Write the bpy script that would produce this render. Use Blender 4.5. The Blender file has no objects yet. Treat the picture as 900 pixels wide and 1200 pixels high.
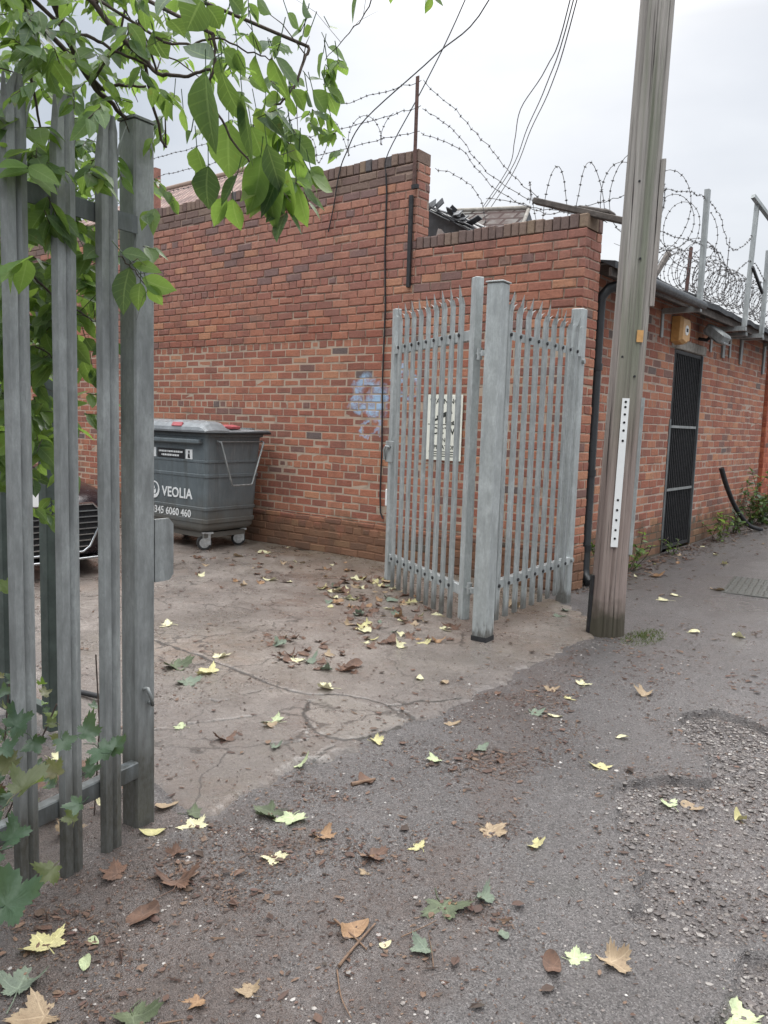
import bpy, math, random
import numpy as np
from mathutils import Vector, Matrix
random.seed(7)
rng = np.random.default_rng(7)
SC = bpy.context.scene
COL = SC.collection
R = math.radians

# ------------------------------------------------------------------ object helpers
ORG = {}
def tag(o, label=None, cat=None, group=None, kind=None):
    if label:
        o['label'] = label
        if len(label.split()) > 16: print('LONG', len(label.split()), label)
    if cat: o['category'] = cat
    if group: o['group'] = group
    if kind: o['kind'] = kind
    return o

def thing(name, label, cat, loc=(0, 0, 0), rz=0.0, group=None, local=False):
    o = bpy.data.objects.new(name, None)
    o.empty_display_size = 0.2
    COL.objects.link(o)
    o.location = loc
    o.rotation_euler = (0, 0, rz)
    ORG[o.name] = (0, 0, 0) if local else tuple(loc)
    return tag(o, label, cat, group)

class MB:
    """collects geometry for ONE mesh object"""
    def __init__(s):
        s.v = []; s.f = []; s.m = []; s.sm = []; s.luv = {}
    def add(s, vs, fs, mi=0, smooth=False, luv=None):
        b = len(s.v)
        if luv:
            for i, q in enumerate(luv): s.luv[b+i] = q
        s.v.extend([tuple(map(float, p)) for p in vs])
        for f in fs:
            s.f.append(tuple(i + b for i in f)); s.m.append(mi); s.sm.append(smooth)
    def box(s, lo, hi, mi=0, ch=0.0):
        x0, y0, z0 = lo; x1, y1, z1 = hi
        if ch <= 0:
            vs = [(x0,y0,z0),(x1,y0,z0),(x1,y1,z0),(x0,y1,z0),(x0,y0,z1),(x1,y0,z1),(x1,y1,z1),(x0,y1,z1)]
            s.add(vs, [(0,3,2,1),(4,5,6,7),(0,1,5,4),(1,2,6,5),(2,3,7,6),(3,0,4,7)], mi)
        else:
            c = ch
            prof = [(x0+c,y0),(x1-c,y0),(x1,y0+c),(x1,y1-c),(x1-c,y1),(x0+c,y1),(x0,y1-c),(x0,y0+c)]
            cx, cy = (x0+x1)/2, (y0+y1)/2
            def ins(p, k):
                return (cx+(p[0]-cx)*(1-k/max(1e-6,(x1-x0)/2)), cy+(p[1]-cy)*(1-k/max(1e-6,(y1-y0)/2)))
            rings = [[(*ins(p, c), z0) for p in prof], [(*p, z0+c) for p in prof], [(*p, z1-c) for p in prof], [(*ins(p, c), z1) for p in prof]]
            s.loft(rings, mi, caps=True)
    def obox(s, c, sz, rot, mi=0, ch=0.0):
        t = MB(); h = [k/2 for k in sz]
        t.box([-k for k in h], h, 0, ch)
        M = rot if isinstance(rot, Matrix) else Matrix.Rotation(rot, 3, 'Z')
        s.add([tuple(M @ Vector(p) + Vector(c)) for p in t.v], t.f, mi)
    def loft(s, rings, mi=0, caps=True, smooth=False, closed=True):
        n = len(rings[0]); vs = [p for r in rings for p in r]; fs = []
        for i in range(len(rings)-1):
            for j in range(n if closed else n-1):
                a = i*n+j; b = i*n+(j+1) % n
                fs.append((a, b, b+n, a+n))
        s.add(vs, fs, mi, smooth)
        if caps and closed:
            s.add(rings[0], [tuple(range(n-1, -1, -1))], mi)
            s.add(rings[-1], [tuple(range(n))], mi)
    def tube(s, pts, r, n=8, mi=0, caps=True, smooth=True):
        pts = [Vector(p) for p in pts]
        rs = r if isinstance(r, (list, tuple)) else [r]*len(pts)
        rings = []; up = None
        for i, p in enumerate(pts):
            d = (pts[min(i+1, len(pts)-1)] - pts[max(i-1, 0)])
            d = d.normalized() if d.length > 1e-9 else Vector((0, 0, 1))
            if up is None:
                up = Vector((0, 0, 1)) if abs(d.z) < .9 else Vector((1, 0, 0))
            a = d.cross(up)
            if a.length < 1e-4:
                a = d.cross(Vector((1, 0.3, 0.2)))
            a.normalize(); b = a.cross(d).normalized(); up = b
            rings.append([tuple(p + a*(math.cos(2*math.pi*k/n)*rs[i]) + b*(math.sin(2*math.pi*k/n)*rs[i])) for k in range(n)])
        s.loft(rings, mi, caps, smooth)
    def cyl(s, c0, c1, r, n=16, mi=0, smooth=True):
        s.tube([c0, c1], r, n, mi, True, smooth)
    def ext(s, poly, axis, a0, a1, mi=0):
        """extrude 2-D polygon along axis"""
        def P(p, a):
            return {'x': (a, p[0], p[1]), 'y': (p[0], a, p[1]), 'z': (p[0], p[1], a)}[axis]
        s.loft([[P(p, a0) for p in poly], [P(p, a1) for p in poly]], mi)
    def build(s, name, mats, parent=None, label=None, loc=None, org=None):
        me = bpy.data.meshes.new(name)
        o = (0, 0, 0)
        if org is not None: o = org
        elif parent is not None: o = ORG.get(parent.name, (0, 0, 0))
        vs = [(p[0]-o[0], p[1]-o[1], p[2]-o[2]) for p in s.v]
        me.from_pydata(vs, [], s.f)
        mats = mats if isinstance(mats, (list, tuple)) else [mats]
        for m in mats: me.materials.append(m)
        me.polygons.foreach_set('material_index', s.m)
        me.polygons.foreach_set('use_smooth', s.sm)
        me.update()
        if s.luv:
            a_ = me.attributes.new('luv', 'FLOAT_VECTOR', 'POINT'); buf = np.zeros((len(s.v), 3), np.float32)
            for i, q in s.luv.items(): buf[i] = q
            a_.data.foreach_set('vector', buf.ravel())
        ob = bpy.data.objects.new(name, me)
        COL.objects.link(ob)
        ORG[ob.name] = o
        if parent is not None: ob.parent = parent
        elif org is not None: ob.location = org
        if loc is not None: ob.location = loc
        if label: ob['label'] = label
        return ob

def text_mesh(body, size, M, ext=0.001, align='LEFT', space=1.0, bold=0.0):
    cu = bpy.data.curves.new('txt', 'FONT'); cu.body = body; cu.size = size; cu.extrude = ext
    cu.align_x = align; cu.space_character = space; cu.offset = bold; cu.resolution_u = 3
    ob = bpy.data.objects.new('txt', cu); COL.objects.link(ob)
    dg = bpy.context.evaluated_depsgraph_get(); dg.update()
    me = ob.evaluated_get(dg).to_mesh()
    vs = [tuple(M @ v.co) for v in me.vertices]; fs = [tuple(p.vertices) for p in me.polygons]
    ob.evaluated_get(dg).to_mesh_clear()
    bpy.data.objects.remove(ob); bpy.data.curves.remove(cu)
    return vs, fs
def frame_mat(o, xd, yd):
    xd = Vector(xd).normalized(); yd = Vector(yd).normalized(); zd = xd.cross(yd)
    M = Matrix((xd, yd, zd)).transposed().to_4x4(); M.translation = Vector(o); return M

# ------------------------------------------------------------------ material helpers
class NT:
    def __init__(s, name):
        s.mat = bpy.data.materials.new(name); s.mat.use_nodes = True
        s.t = s.mat.node_tree; s.t.nodes.clear()
        s.out = s.t.nodes.new('ShaderNodeOutputMaterial')
    def n(s, typ, **kw):
        nd = s.t.nodes.new('ShaderNode'+typ)
        for k, v in kw.items():
            if k in nd.inputs: nd.inputs[k].default_value = v
            else: setattr(nd, k, v)
        return nd
    def l(s, a, b): s.t.links.new(a, b)
    def geo(s): return s.n('NewGeometry').outputs['Position']
    def objc(s): return s.n('TexCoord').outputs['Object']
    def mapv(s, v, scale):
        m = s.n('Mapping'); m.inputs['Scale'].default_value = scale; s.l(v, m.inputs['Vector']); return m.outputs[0]
    def noise(s, v, scale, detail=4, rough=.55, dist=0.0):
        nd = s.n('TexNoise', Scale=scale, Detail=detail, Roughness=rough, Distortion=dist)
        s.l(v, nd.inputs['Vector']); return nd.outputs['Fac']
    def vor(s, v, scale, feature='F1', out='Distance'):
        nd = s.n('TexVoronoi', feature=feature); nd.inputs['Scale'].default_value = scale
        s.l(v, nd.inputs['Vector']); return nd.outputs[out]
    def ramp(s, fac, stops, interp='LINEAR'):
        nd = s.n('ValToRGB'); cr = nd.color_ramp; cr.interpolation = interp
        while len(cr.elements) > 1: cr.elements.remove(cr.elements[-1])
        for i, (p, c) in enumerate(stops):
            e = cr.elements[0] if i == 0 else cr.elements.new(p)
            e.position = p
            c = (c, c, c) if not isinstance(c, (tuple, list)) else c
            e.color = (*c, 1)
        s.l(fac, nd.inputs[0]); return nd.outputs['Color']
    def mix(s, fac, a, b, mode='MIX'):
        nd = s.n('Mix', data_type='RGBA', blend_type=mode)
        for sock, v in ((nd.inputs[0], fac), (nd.inputs[6], a), (nd.inputs[7], b)):
            if isinstance(v, (int, float)): sock.default_value = v
            elif isinstance(v, (tuple, list)): sock.default_value = (*v, 1)
            else: s.l(v, sock)
        return nd.outputs[2]
    def math(s, op, a, b=0.0, c=0.0, clamp=False):
        nd = s.n('Math', operation=op, use_clamp=clamp)
        for i, v in enumerate((a, b, c)):
            if isinstance(v, (int, float)): nd.inputs[i].default_value = v
            else: s.l(v, nd.inputs[i])
        return nd.outputs[0]
    def sep(s, v):
        nd = s.n('SeparateXYZ'); s.l(v, nd.inputs[0]); return nd.outputs
    def attr(s, name):
        nd = s.n('Attribute', attribute_name=name); c = s.n('SeparateColor'); s.l(nd.outputs['Color'], c.inputs[0]); return c.outputs
    def rnd(s): return s.n('NewGeometry').outputs['Random Per Island']
    def bump(s, h, dist=.01, strength=1.0, nrm=None):
        nd = s.n('Bump', Distance=dist); s.l(h, nd.inputs['Height'])
        if isinstance(strength, (int, float)): nd.inputs['Strength'].default_value = strength
        else: s.l(strength, nd.inputs['Strength'])
        if nrm: s.l(nrm, nd.inputs['Normal'])
        return nd.outputs[0]
    def bsdf(s, col, rough=.6, metal=0.0, nrm=None, spec=.5, trans=None, coat=None):
        b = s.n('BsdfPrincipled')
        if coat:
            s.l(coat[0], b.inputs['Coat Weight']); b.inputs['Coat Roughness'].default_value = coat[1]
            if coat[2]: s.l(coat[2], b.inputs['Coat Normal'])
        for key, v in (('Base Color', col), ('Roughness', rough), ('Metallic', metal), ('Specular IOR Level', spec)):
            if isinstance(v, (int, float)): b.inputs[key].default_value = v
            elif isinstance(v, (tuple, list)): b.inputs[key].default_value = (*v, 1)
            else: s.l(v, b.inputs[key])
        if nrm: s.l(nrm, b.inputs['Normal'])
        sh = b.outputs[0]
        if trans is not None:
            t = s.n('BsdfTranslucent')
            if isinstance(trans[1], (tuple, list)): t.inputs[0].default_value = (*trans[1], 1)
            else: s.l(trans[1], t.inputs[0])
            mx = s.n('MixShader'); mx.inputs[0].default_value = trans[0]
            s.l(sh, mx.inputs[1]); s.l(t.outputs[0], mx.inputs[2]); sh = mx.outputs[0]
        s.l(sh, s.out.inputs[0]); return s.mat

def simple(name, col, rough=.5, metal=0.0, var=.18, scale=12., bump=0.0, spec=.5):
    t = NT(name); p = t.objc()
    n1 = t.noise(p, scale, 5, .6)
    dark = tuple(c*(1-var*1.6) for c in col); lite = tuple(min(1, c*(1+var)) for c in col)
    c = t.ramp(n1, [(.25, dark), (.7, lite)])
    n2 = t.noise(p, scale*3.1, 3)
    r = t.ramp(n2, [(.3, max(.05, rough-.12)), (.7, min(1, rough+.12))])
    nr = t.bump(t.noise(p, scale*6, 4), .004, bump) if bump else None
    return t.bsdf(c, r, metal, nr, spec)

def galv(name, base, dirt_z=0.28, dirt=(.075, .065, .05), var=.3):
    t = NT(name); p = t.geo()
    sp = t.vor(p, 38., 'F1', 'Color')
    spg = t.n('SeparateColor'); t.l(sp, spg.inputs[0])
    gr = t.noise(t.mapv(p, (90, 90, 30)), 1.0, 6, .75)
    st = t.noise(t.mapv(p, (14, 14, 2.2)), 2.0, 6, .65)
    bl = t.noise(p, 5.0, 4, .6)
    c = t.ramp(st, [(.28, tuple(k*(1-var) for k in base)), (.55, base), (.78, tuple(min(1, k*(1+var)) for k in base))])
    c = t.mix(t.math('MULTIPLY', spg.outputs[0], .22), c, tuple(k*.72 for k in base))
    white = t.ramp(bl, [(.5, 0.0), (.68, .6)])
    c = t.mix(white, c, tuple(min(1, k*1.35) for k in base))
    z = t.sep(p)[2]
    zz = t.math('ADD', z, t.math('MULTIPLY', t.math('SUBTRACT', t.noise(t.mapv(p, (20, 20, 5)), 1.5, 4), .5), .35))
    dm = t.ramp(t.math('DIVIDE', zz, dirt_z), [(.45, .85), (1.0, 0.0)])
    c = t.mix(dm, c, dirt)
    c = t.mix(t.ramp(gr, [(.35, .5), (.6, 0.0)]), c, tuple(k*.6 for k in base))
    rust = t.ramp(t.noise(p, 30., 5, .7), [(.66, 0.0), (.75, .6)])
    c = t.mix(rust, c, tuple(k*.55 for k in base))
    r = t.ramp(st, [(.3, .42), (.7, .62)])
    nr = t.bump(t.noise(p, 120., 4), .002, .35)
    return t.bsdf(c, r, .35, nr)

def brickmat(name, zsplit=2.32, worn=True, hue=(1, 1, 1), graffiti=None):
    t = NT(name); p = t.geo(); z = t.sep(p)[2]
    rd = t.rnd()
    H = lambda c: tuple(a*b for a, b in zip(c, hue))
    low = t.ramp(rd, [(0.0, H((.36, .126, .074))), (.2, H((.315, .104, .066))), (.42, H((.385, .145, .086))), (.6, H((.285, .092, .060))), (.76, H((.255, .092, .064))), (.91, H((.195, .092, .074))), (.94, H((.42, .175, .098))), (.988, H((.14, .092, .082)))], 'CONSTANT')
    up = t.ramp(rd, [(0.0, H((.36, .150, .106))), (.25, H((.315, .125, .094))), (.5, H((.39, .165, .114))), (.7, H((.29, .122, .094))), (.88, H((.215, .118, .104))), (.94, H((.43, .185, .115)))], 'CONSTANT')
    big = t.noise(p, .9, 5, .6)
    zz = t.math('ADD', z, t.math('MULTIPLY', t.math('SUBTRACT', big, .5), 2.2))
    fac = t.ramp(t.math('SUBTRACT', zz, zsplit), [(0.0, 0.0), (1.0, 1.0)])
    c = t.mix(fac, low, up) if worn else low
    # weathered faces, soot, lichen, paler scuffs
    fine = t.noise(p, 55., 6, .7)
    c = t.mix(t.ramp(fine, [(.35, .45), (.6, 0.0)]), c, t.mix(.5, c, (.05, .032, .028)))
    mid = t.noise(p, 3.2, 6, .65)
    c = t.mix(t.ramp(mid, [(.5, 0.0), (.78, .4)]), c, (.13, .085, .07))
    pale = t.noise(p, 16., 6, .7)
    c = t.mix(t.ramp(pale, [(.6, 0.0), (.74, .55)]), c, (.36, .24, .19))
    streak = t.noise(t.mapv(p, (7, 7, .5)), 1.0, 5, .6)
    c = t.mix(t.ramp(streak, [(.52, 0.0), (.76, .4)]), c, (.10, .07, .06))
    # damp green near the ground
    dz = t.math('ADD', z, t.math('MULTIPLY', t.noise(p, 4., 4), -.55))
    damp = t.ramp(dz, [(-.05 + .0, .6), (.22, 0.0)])
    c = t.mix(damp, c, (.075, .068, .04))
    if graffiti:
        for cx, cz, r, w in graffiti:
            x = t.sep(p)[0]
            dx = t.math('SUBTRACT', x, cx); dz_ = t.math('MULTIPLY', t.math('SUBTRACT', z, cz), 1.15)
            dd = t.math('SQRT', t.math('ADD', t.math('MULTIPLY', dx, dx), t.math('MULTIPLY', dz_, dz_)))
            dd = t.math('ADD', dd, t.math('MULTIPLY', t.math('SUBTRACT', t.noise(p, 6., 5), .5), .42))
            e = t.math('ABSOLUTE', t.math('SUBTRACT', dd, r))
            m = t.math('MULTIPLY', t.ramp(t.math('DIVIDE', e, w), [(.3, .8), (1.0, 0.0)]), t.ramp(t.noise(p, 18., 5, .7), [(.32, .15), (.52, 1.0)]))
            c = t.mix(m, c, (.34, .50, .68))
    rr = t.ramp(fine, [(.3, .92), (.7, .74)])
    h = t.math('ADD', t.noise(p, 90., 6, .7), t.math('MULTIPLY', t.noise(p, 26., 4, .6), 1.4))
    return t.bsdf(c, rr, 0, t.bump(h, .006, .8), .3)

def mortarmat(name, lowc, upc, zsplit=2.32):
    t = NT(name); p = t.geo(); z = t.sep(p)[2]
    big = t.noise(p, 1.2, 5, .6)
    zz = t.math('ADD', z, t.math('MULTIPLY', t.math('SUBTRACT', big, .5), .9))
    c = t.mix(t.ramp(t.math('SUBTRACT', zz, zsplit), [(0.0, 0.0), (.9, 1.0)]), lowc, upc)
    c = t.mix(t.ramp(t.noise(p, 7., 5, .65), [(.5, 0.0), (.7, .6)]), c, (.14, .115, .095))
    dz = t.math('ADD', z, t.math('MULTIPLY', t.noise(p, 4., 4), -.6))
    c = t.mix(t.ramp(dz, [(-.02, .8), (.15, 0.0)]), c, (.05, .048, .03))
    return t.bsdf(c, .95, 0, t.bump(t.noise(p, 150., 4), .004, .6), .2)

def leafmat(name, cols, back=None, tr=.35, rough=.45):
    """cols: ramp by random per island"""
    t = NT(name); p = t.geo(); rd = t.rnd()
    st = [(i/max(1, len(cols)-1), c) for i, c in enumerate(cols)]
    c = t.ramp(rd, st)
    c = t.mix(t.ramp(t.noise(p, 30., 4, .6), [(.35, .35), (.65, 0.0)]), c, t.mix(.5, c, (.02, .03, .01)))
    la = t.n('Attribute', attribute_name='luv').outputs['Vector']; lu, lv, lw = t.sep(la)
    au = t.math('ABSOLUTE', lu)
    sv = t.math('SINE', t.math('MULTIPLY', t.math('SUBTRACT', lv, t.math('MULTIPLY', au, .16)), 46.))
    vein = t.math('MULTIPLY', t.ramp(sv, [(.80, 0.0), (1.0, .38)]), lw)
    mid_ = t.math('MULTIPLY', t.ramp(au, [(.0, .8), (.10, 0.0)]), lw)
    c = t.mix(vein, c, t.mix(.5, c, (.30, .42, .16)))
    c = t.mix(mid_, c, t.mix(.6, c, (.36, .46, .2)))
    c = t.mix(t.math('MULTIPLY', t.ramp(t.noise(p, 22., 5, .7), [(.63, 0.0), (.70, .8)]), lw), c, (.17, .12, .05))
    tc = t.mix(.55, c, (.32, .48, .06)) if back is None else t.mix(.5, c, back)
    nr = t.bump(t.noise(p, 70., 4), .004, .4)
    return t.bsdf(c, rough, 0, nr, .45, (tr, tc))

def deadleaf(name, col, col2, spot, rough=.55):
    t = NT(name); p = t.objc()
    inf = t.n('ObjectInfo').outputs['Random']
    ofs = t.n('VectorMath', operation='ADD'); t.l(p, ofs.inputs[0])
    cmb = t.n('CombineXYZ'); t.l(t.math('MULTIPLY', inf, 37.), cmb.inputs[0]); t.l(cmb.outputs[0], ofs.inputs[1])
    q = ofs.outputs[0]
    c = t.ramp(t.noise(q, 3.5, 5, .65), [(.32, col2), (.62, col)])
    sx_, sy_, sz_ = t.sep(p)
    an = t.math('ARCTAN2', sx_, t.math('ADD', sy_, .03))
    fr_ = t.math('FRACT', t.math('ADD', t.math('DIVIDE', an, 1.15), .5))
    rad = t.math('SQRT', t.math('ADD', t.math('MULTIPLY', sx_, sx_), t.math('MULTIPLY', sy_, sy_)))
    vd = t.math('MULTIPLY', t.math('ABSOLUTE', t.math('SUBTRACT', fr_, .5)), rad)
    c = t.mix(t.ramp(vd, [(.0, .6), (.012, 0.0)]), c, tuple(min(1, k*1.35+.04) for k in col))
    c = t.mix(t.ramp(t.noise(q, 13., 6, .75), [(.54, 0.0), (.68, .75)]), c, spot)
    return t.bsdf(c, rough, 0, t.bump(t.noise(q, 60., 4), .004, .5), .4, (.12, col))

M = {}
M['brick'] = brickmat('red_brick_weathered', hue=(1.08, 1.24, 1.28), graffiti=[(-5.35, 1.74, .17, .10), (-5.24, 1.64, .08, .10), (-5.30, 1.40, .12, .035), (-4.85, 1.86, .14, .05)])
M['brick_lane'] = brickmat('red_brick_lane', worn=False, hue=(1.10, 1.28, 1.32))
M['brick_pier'] = brickmat('red_brick_smooth', worn=False, hue=(1.15, .95, .85))
M['brick_cope'] = brickmat('coping_brick', zsplit=-3, hue=(.62, 1.05, 1.2))
M['mortar'] = mortarmat('lime_mortar', (.42, .33, .255), (.36, .265, .215))
M['mortar_lane'] = mortarmat('mortar_lane', (.40, .31, .255), (.36, .28, .235), 2.0)
M['galv'] = galv('galvanised_steel', (.385, .408, .405))
M['galv_dark'] = galv('galvanised_steel_shaded', (.285, .300, .297), .42, (.055, .05, .036), .48)  # darker copy of the steel: left fence's backlit, overshadowed tone put into the colour
M['galv_rail'] = galv('galvanised_rail_shaded', (.15, .165, .17), .30, (.05, .046, .034), .4)  # darkened further, shade on the rail behind the left pales is in the colour
M['galv_post'] = galv('galvanised_post_grey', (.435, .462, .458), .12)
M['chimney'] = simple('chimney_brick', (.27, .13, .10), .9, 0, .25, 9, .4)
M['rust'] = simple('rusty_steel', (.11, .06, .05), .8, .1, .4, 20, .5)
M['iron'] = simple('dark_iron', (.035, .035, .037), .6, .4, .3, 20, .3)
M['black'] = simple('black_plastic', (.018, .019, .021), .38, 0, .2, 12)
M['rubber'] = simple('black_rubber', (.02, .02, .02), .8)
def m_bin():
    t = NT('bin_grey_plastic'); p = t.geo(); z = t.sep(p)[2]
    c = t.ramp(t.noise(p, 4., 5, .6), [(.3, (.100, .120, .129)), (.7, (.138, .162, .172))])
    c = t.mix(t.ramp(t.noise(t.mapv(p, (30, 30, 3)), 1.0, 6, .7), [(.56, 0.0), (.72, .45)]), c, (.24, .26, .265))
    c = t.mix(t.ramp(t.noise(t.mapv(p, (12, 12, 1.2)), 1.0, 6, .7), [(.5, 0.0), (.72, .6)]), c, (.065, .065, .058))
    zz = t.math('ADD', z, t.math('MULTIPLY', t.noise(p, 7., 5), -.5))
    c = t.mix(t.ramp(zz, [(.0, .7), (.35, 0.0)]), c, (.10, .085, .065))
    return t.bsdf(c, t.ramp(t.noise(p, 20., 5), [(.3, .35), (.7, .6)]), 0, t.bump(t.noise(p, 60., 4), .003, .3))
M['binbody'] = m_bin()
M['binlid'] = simple('bin_lid_grey', (.22, .235, .245), .38, 0, .25, 8, .1)
M['white'] = simple('white_paint', (.78, .79, .78), .45, 0, .04, 8)
M['stick_black'] = simple('black_sticker', (.02, .02, .022), .4)
M['red'] = simple('faded_red_plastic', (.42, .10, .11), .45, 0, .25, 14)
M['zinc'] = simple('zinc_castor', (.45, .46, .46), .38, .7, .2, 30)
M['concrete_s'] = simple('old_cement', (.30, .28, .25), .9, 0, .25, 14, .5)
M['felt'] = simple('roofing_felt', (.04, .043, .048), .75, 0, .35, 14, .6)
M['slate'] = simple('old_slate', (.055, .06, .068), .6, 0, .4, 9, .5)
M['wire'] = simple('barbed_wire_steel', (.115, .11, .11), .55, .55, .25, 60)
M['cable'] = simple('black_cable', (.014, .014, .016), .5)
M['orange'] = simple('alarm_orange', (.56, .31, .11), .4, 0, .14, 18)
M['sign'] = simple('sign_cream', (.80, .80, .70), .4, 0, .08, 9)
M['ink'] = simple('sign_ink', (.03, .035, .03), .5)
M['timber'] = simple('rotten_timber', (.10, .085, .075), .85, 0, .35, 16, .6)
M['darkgreen'] = simple('green_painted_steel', (.055, .072, .064), .6, .1, .3, 9, .2)
M['bark'] = simple('branch_bark', (.075, .055, .045), .85, 0, .3, 40, .6)
M['carpaint'] = simple('car_paint_dark', (.020, .015, .018), .18, .3, .08, 4)
M['glass'] = simple('dark_car_glass', (.01, .012, .014), .06)
M['chrome'] = simple('chrome', (.42, .43, .44), .15, .95, .05, 20)
M['lamp'] = simple('headlamp_glass', (.30, .32, .34), .1, .3)
M['plastic_bag'] = simple('white_plastic_scrap', (.75, .76, .77), .4, 0, .1, 14)
M['dark_int'] = simple('dark_room', (.006, .006, .007), .9)

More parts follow.
